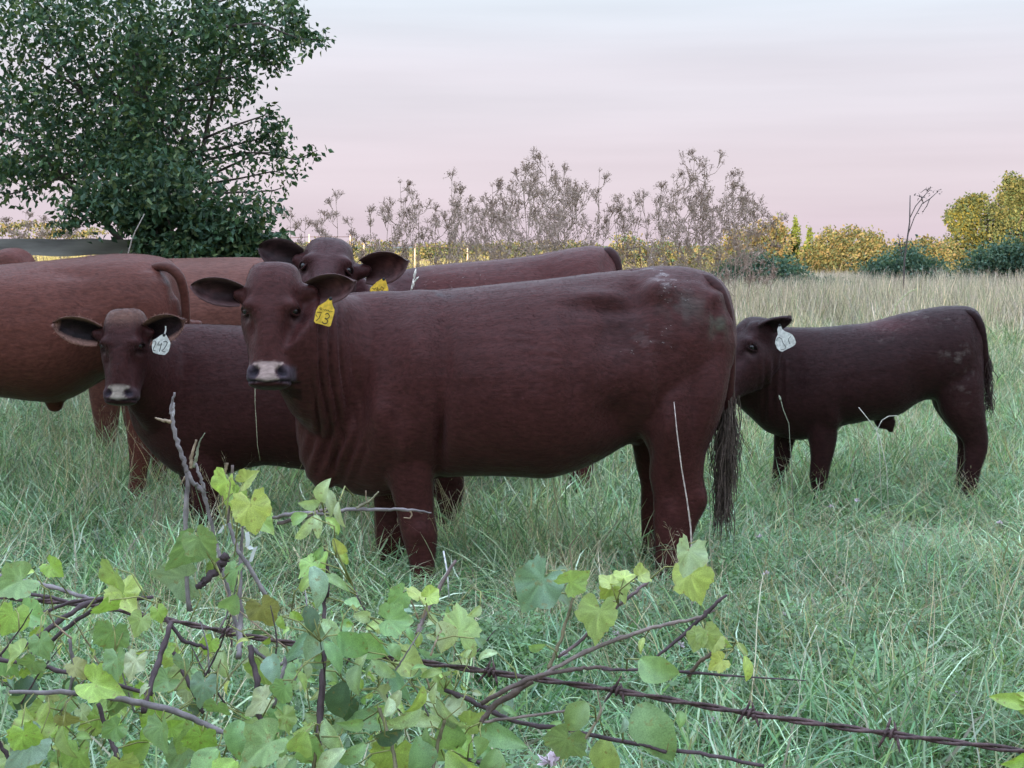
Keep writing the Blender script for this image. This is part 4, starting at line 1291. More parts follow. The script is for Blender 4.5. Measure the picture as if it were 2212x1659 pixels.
# ---- pale red cow at the left edge, seen from its tail end
def cow_left():
    D = 7.65
    torso = [(-420, 640, 800, .10), (-380, 610, 850, .18), (-300, 588, 885, .26, .3), (-200, 580, 880, .32, .2), (-100, 577, 868, .36, .1), (0, 573, 864, .385, .08), (70, 566, 873, .40, .08), (125, 561, 876, .40, .1),
             (170, 556, 858, .385, .12), (215, 551, 830, .37, .15, .10), (255, 547, 815, .355, .15, .08), (300, 548, 800, .335, .15, .10), (340, 553, 780, .305, .15, .14), (368, 561, 755, .25, .15, .2), (388, 590, 720, .17), (398, 640, 690, .08)]
    hind = [(330, 700, 62, .09), (326, 780, 66, .13), (316, 835, 52, .12), (304, 890, 34, .075), (303, 945, 27, .055), (303, 985, 24, .045), (298, 1030, 19, .042), (296, 1065, 22, .05), (292, 1098, 30, .06)]
    hind2 = [(x + 46, y - 8, w, l) for x, y, w, l in hind]
    fore = [(-285, 800, 60, .09), (-283, 900, 46, .09), (-280, 960, 34, .06), (-278, 1020, 28, .05), (-276, 1070, 22, .042), (-278, 1098, 32, .06)]
    def extra(mb):
        for (px, py, dy, a, b, c) in ((118, 872, 0, .05, .05, .04), (318, 690, -.18, .19, .27, .14)):
            o = at(px, py, D + dy)
            mb.loft([ring(o + Vector((0, 0, math.cos(math.pi * k / 8) * b)), Vector((1, 0, 0)), Vector((0, 1, 0)), a * math.sin(math.pi * k / 8), c * math.sin(math.pi * k / 8), c * math.sin(math.pi * k / 8), 2, 16) for k in range(1, 8)])
    def deform(V, Nn):
        px, py = proj(V); near = V[:, 1] < D
        for cx, cy, sx, sy, am in ((190, 640, 40, 60, -.030), (215, 760, 50, 50, -.03), (150, 590, 60, 14, -.012), (378, 640, 12, 50, -.02), (20, 620, 90, 40, .015)):
            V += Nn * (near * am * np.exp(-((px - cx) / sx) ** 2 - ((py - cy) / sy) ** 2))[:, None]
    def paint(V, C):
        px, py = proj(V);
        blotch = smooth01((fbm(V, 12., 4, 31) + .15) / .5)
        m = (blotch * .6 * np.exp(-((px - 360) / 28) ** 2 - ((py - 612) / 16) ** 2))[:, None]
        C[:] = C * (1 - m) + np.array((.09, .09, .09)) * m
    neck = [(-330, 720, 0, .26, .2), (-410, 730, 0, .2, .15), (-480, 790, 0, .17, .13)]
    poll = at(-480, 770, D); muz = at(-590, 960, D)
    tail = [(306, 592, -.06, .012), (338, 574, -.17, .022), (368, 577, -.215, .027), (390, 598, -.23, .026), (400, 640, -.21, .024), (402, 700, -.2, .022), (401, 770, -.18, .019), (400, 830, -.18, .014)]
    sw = ([(401, 760, -.18), (400, 850, -.18), (398, 930, -.18)], 160, .28, .12, (.05, .032, .028))
    base = (.104, .034, .025)
    return cow('cow', 'reddest broad cow cut off by the left edge, tail end nearest the middle', D, 100, base, torso, [(hind, -.17), (hind2, .14), (fore, -.16), ([(x + 22, y - 10, w, l) for x, y, w, l in fore], .16)],
               neck, (poll, muz, Vector((-.6, -.3, .2))), (), tail, sw, .013, 0., extra, deform, 60000, .012, paint=paint)


# ---- cow mostly hidden between the left cow and the heifer's head
def cow_behind():
    D = 9.0
    torso = [(60, 640, 760, .10), (95, 605, 800, .2), (150, 585, 830, .28, .3), (230, 572, 830, .33, .2), (320, 560, 830, .36), (400, 557, 830, .375), (480, 556, 825, .37), (560, 556, 805, .35), (620, 560, 780, .31), (665, 572, 750, .25), (690, 605, 715, .14)]
    legs = []
    for x, dy in ((228, -.15), (292, .15)):
        legs.append(([(x, 780, 44, .08), (x, 860, 34, .07), (x + 2, 930, 24, .05), (x + 2, 980, 18, .04), (x, 1015, 26, .055)], dy))
    for x, dy in ((620, -.15), (640, .15)):
        legs.append(([(x, 720, 54, .10), (x - 6, 800, 50, .11), (x + 4, 880, 30, .065), (x + 8, 920, 25, .05), (x, 970, 20, .042), (x - 6, 1015, 28, .055)], dy))
    neck = [(130, 680, 0, .25, .19), (85, 640, .04, .21, .16), (50, 606, .08, .15, .13)]
    poll = at(38, 552, D + .12); muz = at(-95, 650, D + .25)
    base = (.130, .051, .038)
    ears = [(at(40, 590, D + .22), at(-20, 580, D + .40), Vector((-1, -.2, 0)), .11, base, .3)]
    def paint(V, C):
        R = V - npa(poll)
        m = np.exp(-np.sum((R / np.array((.14, .16, .08))) ** 2, 1))[:, None] * .7
        C[:] = C * (1 - m) + np.array((.10, .03, .028)) * m
    return cow('cow', 'light red-brown cow behind the left cow, its straight back level with the plank', D, 380, base, torso, legs, neck, (poll, muz, Vector((-.5, .1, .6))), ears, None, None, .015, 0., None, None, 30000, .013, paint=paint)


# ---- cow looking over the heifer's neck
def cow_over():
    D = 7.85
    torso = [(735, 660, 840, .10), (760, 625, 890, .2), (800, 600, 920, .28, .3), (860, 585, 930, .33, .25), (920, 575, 925, .36, .12), (1000, 567, 925, .39), (1080, 560, 925, .39), (1150, 551, 905, .375),
             (1200, 541, 875, .36, .15, .1), (1240, 534, 850, .345, .15, .1), (1280, 530, 820, .31, .15, .12), (1310, 537, 790, .25, .15, .15), (1328, 560, 750, .17), (1336, 600, 700, .08)]
    legs = []
    for x, dy in ((845, -.16), (865, .16)):
        legs.append(([(x, 850, 50, .09), (x, 930, 42, .085), (x + 2, 990, 30, .06), (x + 2, 1040, 24, .046), (x, 1085, 30, .06)], dy))
    for x, dy in ((1255, -.16), (1240, .16)):
        legs.append(([(x, 740, 66, .10), (x - 4, 830, 60, .13), (x + 4, 930, 38, .075), (x + 8, 970, 30, .055), (x, 1030, 23, .046), (x - 8, 1085, 32, .06)], dy))
    poll = at(713, 532, 7.05); muz = at(690, 700, 6.66)
    neck = [(850, 750, -.05, .32, .21), (800, 715, -.25, .27, .19), (765, 680, -.48, .21, .165), (742, 655, -.64, .165, .14)]
    base = (.047, .0152, .0155)
    side = Vector((math.cos(math.radians(8)), 0, -math.sin(math.radians(8))))
    ears = [(at(648, 562, 6.98), at(557, 533, 6.98), Vector((-.1, -1, .25)), .155, base, .28, (.030, .014, .015), (.06, .035, .035)),
            (at(782, 588, 6.95), at(880, 568, 6.90), Vector((.15, -1, -.2)), .165, base, .28, (.085, .034, .032), (.15, .085, .085))]
    def deform(V, Nn):
        px, py = proj(V); near = V[:, 1] < D
        for cx, cy, sx, sy, am in ((1185, 600, 40, 40, -.03), (1312, 575, 14, 30, -.02), (960, 600, 70, 20, .012)):
            V += Nn * (near * am * np.exp(-((px - cx) / sx) ** 2 - ((py - cy) / sy) ** 2))[:, None]
    def paint(V, C):
        px, py = proj(V);
        sp = smooth01((fbm(V * (.6, 1, 1.8), 34., 3, 21) - .10) / .25); lt = np.zeros(len(V))
        for cx, cy, sx, sy, st in ((1242, 541, 12, 9, .9), (960, 600, 70, 14, .35)):
            lt = np.maximum(lt, sp * st * np.exp(-((px - cx) / sx) ** 2 - ((py - cy) / sy) ** 2))
        m = (smooth01((px - 880) / 60) * .55)[:, None]
        C[:] = C * (1 - m) + np.array((.098, .027, .023)) * m
        return lt
    tail = [(1300, 545, -.02, .05), (1326, 556, -.04, .042), (1334, 610, -.06, .035), (1332, 700, -.06, .028), (1330, 800, -.06, .02)]
    return cow('cow', 'big dark cow peering over the heifer, forehead and ears raised above her back', D, 1040, base, torso, legs, neck,
               (poll, muz, Vector((.10, -.6, .62))), ears, tail, None, .0105, 0., None, deform, 70000, .012, 1.0, paint=paint)


# ---- bull calf at the right
def calf_right():
    D = 7.75
    torso = [(1570, 770, 850, .06), (1592, 735, 875, .11), (1622, 716, 905, .14, .2), (1655, 708, 935, .165, .25), (1695, 706, 950, .185, .3), (1730, 707, 956, .205, .3), (1775, 707, 948, .222, .25), (1820, 703, 928, .235, .15), (1870, 697, 914, .24, .1),
             (1910, 688, 910, .238, .1), (1945, 678, 898, .23, .14), (1975, 672, 880, .22, .16), (2007, 665, 868, .212, .16), (2045, 661, 870, .21, .16), (2082, 661, 850, .18, .16), (2108, 670, 820, .13), (2122, 700, 780, .06)]
    hind = [(2068, 760, 56, .07), (2070, 830, 54, .10), (2078, 890, 48, .09), (2094, 928, 38, .060), (2107, 955, 28, .046), (2107, 978, 25, .040), (2101, 1010, 20, .034), (2096, 1040, 18, .032), (2093, 1066, 20, .038), (2088, 1088, 28, .05)]
    hind2 = [(x - 14, y - 12, w, l) for x, y, w, l in hind]
    fore = [(1772, 850, 44, .06), (1777, 905, 38, .064), (1777, 950, 30, .054), (1775, 985, 24, .044), (1770, 1015, 21, .038), (1768, 1033, 20, .037), (1767, 1050, 14, .030), (1767, 1072, 13, .028), (1766, 1086, 16, .036), (1762, 1104, 21, .044)]
    fore2 = [(1712, 880, 38, .06), (1700, 930, 29, .052), (1692, 965, 21, .044), (1689, 995, 19, .037), (1686, 1012, 18, .036), (1680, 1032, 13, .030), (1675, 1055, 12, .028), (1668, 1075, 16, .038), (1660, 1090, 20, .044)]
    poll = at(1640, 700, D - .16); muz = at(1538, 856, D - .34)
    neck = [(1700, 820, 0, .27, .15), (1672, 800, -.03, .235, .14), (1650, 782, -.06, .19, .125), (1634, 765, -.10, .15, .11)]
    base = (.028, .0094, .0098)
    ears = [(at(1644, 714, D - .27), at(1710, 690, D - .32), Vector((.35, -.7, -.55)), .105, base, .30, (.03, .015, .016), (.05, .03, .03))]
    def extra(mb):
        for (px, py, dy, a, b, c) in ((1912, 912, 0, .060, .040, .045), (1924, 922, 0, .020, .038, .022), (1795, 860, -.13, .10, .18, .09), (2072, 790, -.10, .13, .19, .09)):
            o = at(px, py, D + dy)
            mb.loft([ring(o + Vector((0, 0, math.cos(math.pi * k / 8) * b)), Vector((1, 0, 0)), Vector((0, 1, 0)), a * math.sin(math.pi * k / 8), c * math.sin(math.pi * k / 8), c * math.sin(math.pi * k / 8), 2, 16) for k in range(1, 8)])
    def deform(V, Nn):
        px, py = proj(V); near = V[:, 1] < D
        m = smooth01((px - 1630) / 15) * smooth01((1720 - px) / 30) * smooth01((py - 760) / 30) * smooth01((930 - py) / 60) * near
        V += Nn * (m * .006 * np.sin(px * .33))[:, None]
        for cx, cy, sx, sy, am in ((1985, 830, 26, 40, -.02), (1822, 900, 14, 40, -.018), (1720, 800, 22, 80, -.014), (2112, 720, 9, 40, -.012)):
            V += Nn * (near * am * np.exp(-((px - cx) / sx) ** 2 - ((py - cy) / sy) ** 2))[:, None]
    def paint(V, C):
        px, py = proj(V);
        sp = .55 * smooth01((fbm(V * (.7, 1, 1.5), 30., 3, 21) - .02) / .5) * smooth01((fbm(V, 80., 2, 23) + .25) / .5); lt = np.zeros(len(V))
        for cx, cy, sx, sy, st in ((1995, 682, 40, 16, .75), (2030, 685, 34, 12, .55), (1945, 712, 60, 8, .35), (2065, 770, 40, 55, .40), (2090, 840, 30, 60, .22), (1905, 730, 60, 10, .2)):
            m = (sp * st * np.exp(-((px - cx) / sx) ** 2 - ((py - cy) / sy) ** 2))[:, None]
            C[:] = C * (1 - m) + np.array((.33, .28, .25)) * m
        m = (.6 * np.exp(-((px - 1912) / 60) ** 2 - ((py - 700) / 18) ** 2))[:, None]
        C[:] = C * (1 - m) + np.array((.085, .024, .026)) * m
    tail = [(2070, 676, -.04, .018), (2100, 676, -.09, .024), (2119, 703, -.11, .024), (2127, 760, -.11, .021), (2132, 815, -.10, .017), (2134, 850, -.10, .010)]
    sw = ([(2130, 770, -.10), (2134, 830, -.10), (2136, 875, -.10)], 240, .10, .22, (.060, .036, .032))
    return cow('calf', 'darkest bull calf standing alone at the right with white ear tag', D, 1850, base, torso, [(hind, -.10), (hind2, .10), (fore, -.11), (fore2, .10)], neck, (poll, muz, Vector((-.62, -.48, .40))),
               ears, tail, sw, .010, 0., extra, deform, 60000, .016, 1.0, True, 'dark red calves in the pasture', paint=paint)


heifer(); calf_left(); cow_left(); cow_behind(); cow_over(); calf_right()


def tr(pts, ox, oy, k):
    return [(ox + k * x, oy + k * y) for x, y in pts]


A = lambda p: tr(p, 658.3, 630.9, .062)
ear_tag('ear_tag', 'yellow tag marked 3 hanging from the heifer ear, whole tag in view', 5.52,
        A([(900, 180), (950, 240), (955, 400), (990, 510), (1040, 620), (1030, 720), (965, 960), (905, 1170), (850, 1205), (770, 1190), (560, 1120), (380, 1085), (320, 1010), (355, 820), (400, 640), (470, 490), (600, 410), (720, 340), (820, 240)]),
        [(A([(715, 775), (770, 742), (830, 760), (862, 830), (840, 890), (775, 935), (700, 905)]), .0026), (A([(700, 925), (770, 950), (803, 1015), (765, 1085), (690, 1108), (632, 1075), (603, 1030)]), .0030),
         (A([(430, 700), (590, 708), (535, 810), (495, 915), (395, 1005)]), .0020), (A([(385, 785), (440, 878)]), .0020),
         (A([(510, 590), (560, 540), (600, 560), (585, 625), (530, 590)]), .0016), (A([(655, 600), (700, 640), (735, 600), (765, 642), (800, 615), (835, 645)]), .0015), (A([(835, 650), (865, 695), (905, 650), (935, 690), (970, 668)]), .0017)], M_TAGY, tilt=.25)
B = lambda p: tr(p, 301.7, 702.2, .0496)
ear_tag('ear_tag', 'white tag reading 242 under the ear of the left calf', 6.33,
        B([(1060, 370), (1130, 390), (1200, 500), (1310, 700), (1340, 820), (1310, 980), (1250, 1160), (1180, 1230), (1090, 1300), (1000, 1300), (850, 1275), (700, 1240), (580, 1180), (545, 1060), (530, 880), (590, 660), (750, 560), (900, 450)]),
        [(B([(590, 700), (665, 690), (710, 770), (660, 890), (600, 1010), (585, 1090), (690, 1120)]), .0022), (B([(850, 710), (780, 870), (905, 860)]), .0024), (B([(960, 780), (905, 960), (862, 1150)]), .0026),
         (B([(1030, 740), (1130, 692), (1205, 760), (1150, 900), (1050, 1050), (960, 1120), (1040, 1165), (1120, 1165)]), .0026)], M_TAGW, stem=B([(1130, 50), (1140, 200), (1095, 380)]), tilt=.3)
Ff = lambda p: tr(p, 1645.8, 674.8, .0661)
ear_tag('ear_tag', 'tilted white tag marked 23 on the lone calf at the right', 7.42,
        Ff([(580, 375), (620, 420), (660, 540), (740, 610), (900, 670), (1010, 740), (1070, 850), (1115, 970), (1080, 1060), (1010, 1110), (850, 1190), (660, 1285), (590, 1260), (500, 1180), (430, 1010), (460, 860), (520, 720), (500, 560), (550, 450)]),
        [(Ff([(480, 930), (500, 840), (580, 820), (650, 870), (672, 960), (700, 1020), (770, 1100), (790, 1140), (740, 1200), (620, 1220)]), .0024), (Ff([(940, 785), (880, 850), (868, 930), (905, 985), (930, 1030), (880, 1015)]), .0022)], M_TAGW, tilt=-.1)
ear_tag('ear_tag', 'yellow tag half hidden behind the heifer back, under the raised ear', 6.84,
        [(829, 600), (833, 604), (839, 624), (838, 642), (834, 656), (803, 654), (797, 642), (800, 622), (815, 608)],
        [([(804, 622), (808, 625), (812, 622)], .0022), ([(815, 620), (814, 627), (819, 628), (820, 624), (815, 624)], .0024), ([(824, 619), (822, 625), (826, 628), (829, 623), (825, 619)], .0024)], M_TAGY, tilt=.2)
# ---------------------------------------------------------------- barbed wire along the near side of the pasture
WZ = .945                                                       # height of the top strand


def wire_pt(px, py):
    """point of the fence line under a picture position: on the vertical plane the wires hang in"""
    a, b_ = Vector((-.62, 1.80, 0)), Vector((.50, 1.26, 0))
    t = (b_ - a).normalized(); n = Vector((-t.y, t.x, 0))
    d = FW + RT * ((px - CX) / FPX) + UP * ((CY - py) / FPX)
    k = (a - CAM).dot(n) / d.dot(n)
    return CAM + d * k


fl = wire_pt(1106, 1500); fl.z = 0
fence = empty('barbed_wire_fence', fl, 'rusty barbed wire fence sagging across the foreground through the vines', 'fence')
FO = npa(fl)


def strand(pix, radius, barbs, ext=1.6):
    pts = [npa(wire_pt(x, y)) for x, y in pix]
    d0, d1 = pts[0] - pts[1], pts[-1] - pts[-2]
    pts = [pts[0] + d0 / np.linalg.norm(d0) * ext * (1, 1, .2)] + pts + [pts[-1] + d1 / np.linalg.norm(d1) * ext * (1, 1, .2)]
    P = []
    for a_, b_ in zip(pts[:-1], pts[1:]):
        n = max(2, int(np.linalg.norm(b_ - a_) / .006))
        P += [a_ + (b_ - a_) * i / n for i in range(n)]
    P = np.array(P + [pts[-1]])
    for _ in range(20): P[1:-1] = (P[:-2] + 2 * P[1:-1] + P[2:]) / 4
    s = np.concatenate([[0], np.cumsum(np.linalg.norm(np.diff(P, axis=0), axis=1))])
    t = np.gradient(P, axis=0); t /= np.linalg.norm(t, axis=1, keepdims=True)
    u = np.cross(t, (0, 0, 1.)); u /= np.linalg.norm(u, axis=1, keepdims=True); v = np.cross(u, t)
    m = MB()
    for ph in (0, math.pi):
        a_ = s / .046 * math.pi + ph
        q = P + radius * .95 * (np.cos(a_)[:, None] * u + np.sin(a_)[:, None] * v)
        m.tube(list(q), radius, 6)
    w = link('wire', m.mesh('wire', M_RUST, origin=FO), fence)
    if barbs:
        for bx, by in barbs:
            c = npa(wire_pt(bx, by)); i = np.argmin(np.sum((P - c) ** 2, 1)); c = P[i]
            bm_ = MB(); r = radius * .80; coil = []
            for k in range(30):
                a_ = k / 29 * 4 * math.pi * 1.02
                coil.append(c + t[i] * (-.0055 + .011 * k / 29) + radius * 2.35 * (math.cos(a_) * u[i] + math.sin(a_) * v[i]))
            bm_.tube(coil, r, 5)
            for e, sg in ((coil[0], -1), (coil[-1], 1)):
                for dirn in ((.4 * sg, .5, -.75), (-.3 * sg, -.4, .8)):
                    dd = t[i] * dirn[0] + u[i] * dirn[1] + v[i] * dirn[2] + RNG.normal(0, .12, 3)
                    bm_.tube([c + t[i] * .005 * sg, c + dd * .009 + t[i] * .005 * sg, c + dd * .016 + t[i] * .005 * sg], [r, r, r * .35], 5)
            link('barb', bm_.mesh('barb', M_RUST, origin=FO), w)


strand([(-60, 1285), (190, 1306), (370, 1340), (520, 1372), (680, 1398), (840, 1420), (1060, 1452), (1335, 1492), (1620, 1542), (1925, 1586), (2212, 1622)], .0019,
       [(490, 1368), (770, 1410), (1060, 1452), (1335, 1492), (1620, 1542), (1925, 1586)])
strand([(-60, 1700), (400, 1760), (1106, 1900), (2212, 2140)], .0019, [])
for px in (-900, 3000):
    a = wire_pt(px, 1500); m = MB()
    m.tube([(a.x, a.y + .07, -.3), (a.x, a.y + .07, .6), (a.x, a.y + .07, 1.25)], [.065, .06, .055], 10)
    link('post', m.mesh('wire_post', M_WOOD, origin=FO), fence)


# ---------------------------------------------------------------- leaves of the vines
def grape_leaf(seed, n=36, lobes=.04, ser=.016):
    r_ = np.random.default_rng(seed)
    th = np.linspace(-math.pi / 2, 1.5 * math.pi, n, endpoint=False) + .001
    ph = th - math.pi / 2                                      # 0 at the tip
    R = .50 + lobes * np.cos(3 * ph) * .9 + .035 * np.cos(5 * ph) + ser * np.where(np.arange(n) % 2 == 0, 1, -1) + .02 * r_.normal(0, 1, n)
    R += .10 * np.exp(-(ph / .22) ** 2)                          # pointed tip
    d = np.abs(((ph - math.pi + math.pi) % (2 * math.pi)) - math.pi)
    R *= 1 - .62 * np.exp(-(d / .20) ** 2)                       # notch at the stalk
    c = np.array((0, .45))
    fold = r_.uniform(.05, .60); droop = r_.uniform(.1, .9); wav = r_.uniform(.02, .075); curl = r_.uniform(-.1, .25)
    V = []; C = []
    def z(x, y, f):
        return -fold * 0 + fold * abs(x) * .8 - droop * y * y * .6 - curl * x * x + wav * math.sin(5 * math.atan2(y - .45, x) + seed) * f * f
    rings = (.0, .42, .75, 1.0)
    V.append((c[0], c[1] - .12, z(0, .33, 0))); C.append((1.12, 1.1, 1.05))
    for f in rings[1:]:
        for k in range(n):
            x = R[k] * f * math.cos(th[k]); y = c[1] - .12 * (1 - f) + R[k] * f * math.sin(th[k])
            V.append((x, y, z(x, y, f) - (.006 if k % 6 == 0 and f < 1 else 0)))
            vein = 1.14 if k % 6 == 0 else 1.
            e = 1 - .10 * f + .10 * r_.normal()
            C.append((vein * e * (1.1 if f == 1 and r_.random() < .2 else 1), vein * e, vein * e * .95))
    V = np.array(V); V[:, 1] -= V[:, 1].min() * .0 + .12
    T = [(0, 1 + k, 1 + (k + 1) % n) for k in range(n)]
    Q = [(1 + r * n + k, 1 + (r + 1) * n + k, 1 + (r + 1) * n + (k + 1) % n, 1 + r * n + (k + 1) % n) for r in range(2) for k in range(n)]
    return mesh_np('grape_leaf', V, [np.array(T), np.array(Q)], np.array(C), M_VINE)


def lance_leaf(seed, wid=.40):
    r_ = np.random.default_rng(seed)
    nt, ns = 9, 5; V = []; C = []
    bend = r_.uniform(.6, 1.9); fold = r_.uniform(.2, .75); side = r_.normal(0, .12)
    y = z = 0.; ang = .25
    ys = []
    for i in range(nt):
        ys.append((y, z)); a_ = ang - bend * (i / (nt - 1)) ** 1.3
        y += math.cos(a_) / (nt - 1); z += math.sin(a_) / (nt - 1)
    for i in range(nt):
        t = i / (nt - 1); w = wid * .5 * (math.sin(math.pi * min(1, t * .93 + .06)) ** .9) * (1 - .25 * t) * (1.12 if t < .5 else 1)
        if i == nt - 1: w = .004
        for j in range(ns):
            s = -1 + 2 * j / (ns - 1)
            V.append((s * w + side * t * t, ys[i][0], ys[i][1] + fold * abs(s) * w + .012 * math.sin(8 * t + 3 * s + seed)))
            v = (1.22 if j == 2 else 1.) * (1 + .09 * r_.normal()); C.append((v, v, v * .97))
    Q = [(i * ns + j, i * ns + j + 1, (i + 1) * ns + j + 1, (i + 1) * ns + j) for i in range(nt - 1) for j in range(ns - 1)]
    return mesh_np('lance_leaf', np.array(V), [np.array(Q)], np.array(C), M_VINE)


GL = [grape_leaf(100 + k, 36, RNG.uniform(.0, .055)) for k in range(9)]
LL = [lance_leaf(200 + k, RNG.uniform(.34, .48)) for k in range(8)]
OL = [lance_leaf(300 + k, RNG.uniform(.58, .74)) for k in range(6)]
KIND = {'g': GL, 'l': LL, 'o': OL}
YEL, GRN, BLU, DRK, PAL, BRI = (.45, .55, .16), (.26, .42, .18), (.26, .40, .28), (.09, .155, .09), (.44, .55, .32), (.34, .51, .12)
COLS = {'Y': YEL, 'G': GRN, 'B': BLU, 'D': DRK, 'P': PAL, 'K': BRI, 'M': (.36, .50, .17), 'O': (.34, .38, .15)}


class Plant:
    def __init__(s, name, label, cat, px, D, group=None):
        b = at(px, 1500, D); b.z = 0
        s.root = empty(name, b, label, cat, group); s.o = b; s.m = MB(); s.stubs = []; s.K = []; s.thin = 1.

    def leaf(s, px, py, size, kind, ang, col, D, face=.55, roll=None):
        """leaf centred on a picture position; ang = where its tip points (degrees clockwise from up)"""
        a = math.radians(ang)
        tip = RT * math.sin(a) + UP * math.cos(a)
        nrm = (-FW + RT * RNG.normal(0, face) + UP * (RNG.normal(.25, face))).normalized()
        if roll is not None: nrm = (-FW * math.cos(roll) + UP * math.sin(roll)).normalized()
        tip = (tip - nrm * tip.dot(nrm)).normalized(); x = tip.cross(nrm).normalized()
        L = size * D / FPX * .95
        c = at(px, py, D) - tip * (L * .48) - s.o
        ob = link('leaf', random.choice(KIND[kind]), s.root)
        M = Matrix((x, tip, nrm)).transposed().to_4x4()
        ob.matrix_local = Matrix.Translation(c) @ M @ Matrix.Scale(L, 4)
        k = random.uniform(.85, 1.15)
        ob.color = (*[min(1, v * k * random.uniform(.93, 1.07)) for v in COLS[col]], 1)
        s.stubs.append((npa(c), npa(tip), L))
        return ob

    def cane(s, pix, r, col=(.11, .075, .07), rnd=.6):
        """(px, py, D) points"""
        P = [npa(at(x, y, d) - s.o) for x, y, d in pix]
        ts = np.linspace(0, len(P) - 1, 5 * len(P)); rr = (np.interp(ts, range(len(P)), r) if not np.isscalar(r) else np.full(len(ts), r)) * s.thin
        pp = np.stack([np.interp(ts, range(len(P)), [q[k] for q in P]) for k in range(3)], 1)
        for _ in range(2): pp[1:-1] = (pp[:-2] + 2 * pp[1:-1] + pp[2:]) / 4
        pp[1:-1] += RNG.normal(0, 1, (len(pp) - 2, 3)) * rr[1:-1, None] * rnd * .28
        knots = (1 + .30 * (RNG.random(len(rr)) < .10)) * .68
        m = MB(); m.tube(list(pp), list(rr * knots), 7, np.array(col)); s.K.append(pp)
        link('cane', m.mesh('cane', M_CANE), s.root)
        return pp

    def done(s, petioles=True):
        """leaf stalks run to the nearest cane"""
        if petioles and s.K:
            K = np.concatenate(s.K)
            for c, tip, L in s.stubs:
                i = np.argmin(np.sum((K - c) ** 2, 1)); e = K[i]; dd = np.linalg.norm(e - c)
                if dd > .05: e = c + (e - c) / dd * .05
                md = (c + e) / 2 - tip * .15 * min(dd, .1)
                s.m.tube([c + tip * .02 * L, md, e], [.0007, .0008, .0009], 4, (.26, .27, .10))
            tag(link('leaf_stalks', s.m.mesh('leaf_stalks', M_CANE), s.root), kind='stuff')


D1 = 1.45
GREY = (.21, .18, .18); DKC = (.075, .05, .055); TAN = (.30, .22, .15)

# grape vine on the left
v = Plant('grape_vine', 'wild grape vine sprawling over the wire at the left, broad yellow-green leaves', 'vine', 330, 1.6)
for q in [[(-60, 1452, 1.55), (60, 1395, 1.56), (130, 1340, 1.58), (200, 1296, 1.6), (330, 1290, 1.66)]]:
    v.cane(q, [.0048, .0046, .0044, .004, .003], DKC)
v.cane([(-60, 1475, 1.57), (80, 1410, 1.58), (180, 1330, 1.6), (230, 1300, 1.6)], .0036, DKC)
v.cane([(-50, 1235, 1.75), (90, 1262, 1.7), (180, 1290, 1.66), (240, 1305, 1.62)], .0036, GREY)
v.cane([(30, 1280, 1.7), (110, 1290, 1.66), (190, 1312, 1.62)], .0032, DKC)
v.cane([(60, 1340, 1.6), (150, 1300, 1.62), (225, 1292, 1.6)], .003, DKC)
v.cane([(0, 1425, 1.5), (110, 1445, 1.48), (220, 1470, 1.46), (330, 1500, 1.45)], .0032, DKC)
v.cane([(20, 1495, 1.4), (180, 1495, 1.4), (300, 1515, 1.4), (400, 1545, 1.4), (470, 1575, 1.4), (540, 1610, 1.4)], [.0028, .0046, .0052, .0050, .004, .003], GREY)
v.cane([(370, 1345, 1.5), (345, 1420, 1.47), (325, 1480, 1.44), (310, 1540, 1.42)], .0042, DKC)
v.cane([(375, 1410, 1.52), (410, 1480, 1.5), (440, 1540, 1.5)], .0034, DKC)
v.cane([(345, 1320, 1.5), (395, 1385, 1.5), (450, 1400, 1.5)], .003, DKC)
v.cane([(540, 1395, 1.5), (555, 1470, 1.48), (560, 1540, 1.46), (565, 1600, 1.45)], .0046, DKC)
v.cane([(640, 1420, 1.5), (590, 1440, 1.5), (545, 1400, 1.5)], .003, GREY)
v.cane([(590, 1530, 1.46), (610, 1460, 1.47), (618, 1420, 1.48)], .003, GREY)
v.cane([(212, 1520, 1.43), (235, 1590, 1.42), (255, 1640, 1.4), (262, 1690, 1.4)], .0036, DKC)
v.cane([(-10, 1590, 1.4), (20, 1640, 1.4), (40, 1680, 1.4)], .003, DKC)
v.cane([(150, 1380, 1.5), (160, 1440, 1.5), (150, 1500, 1.5)], .0028, GREY)
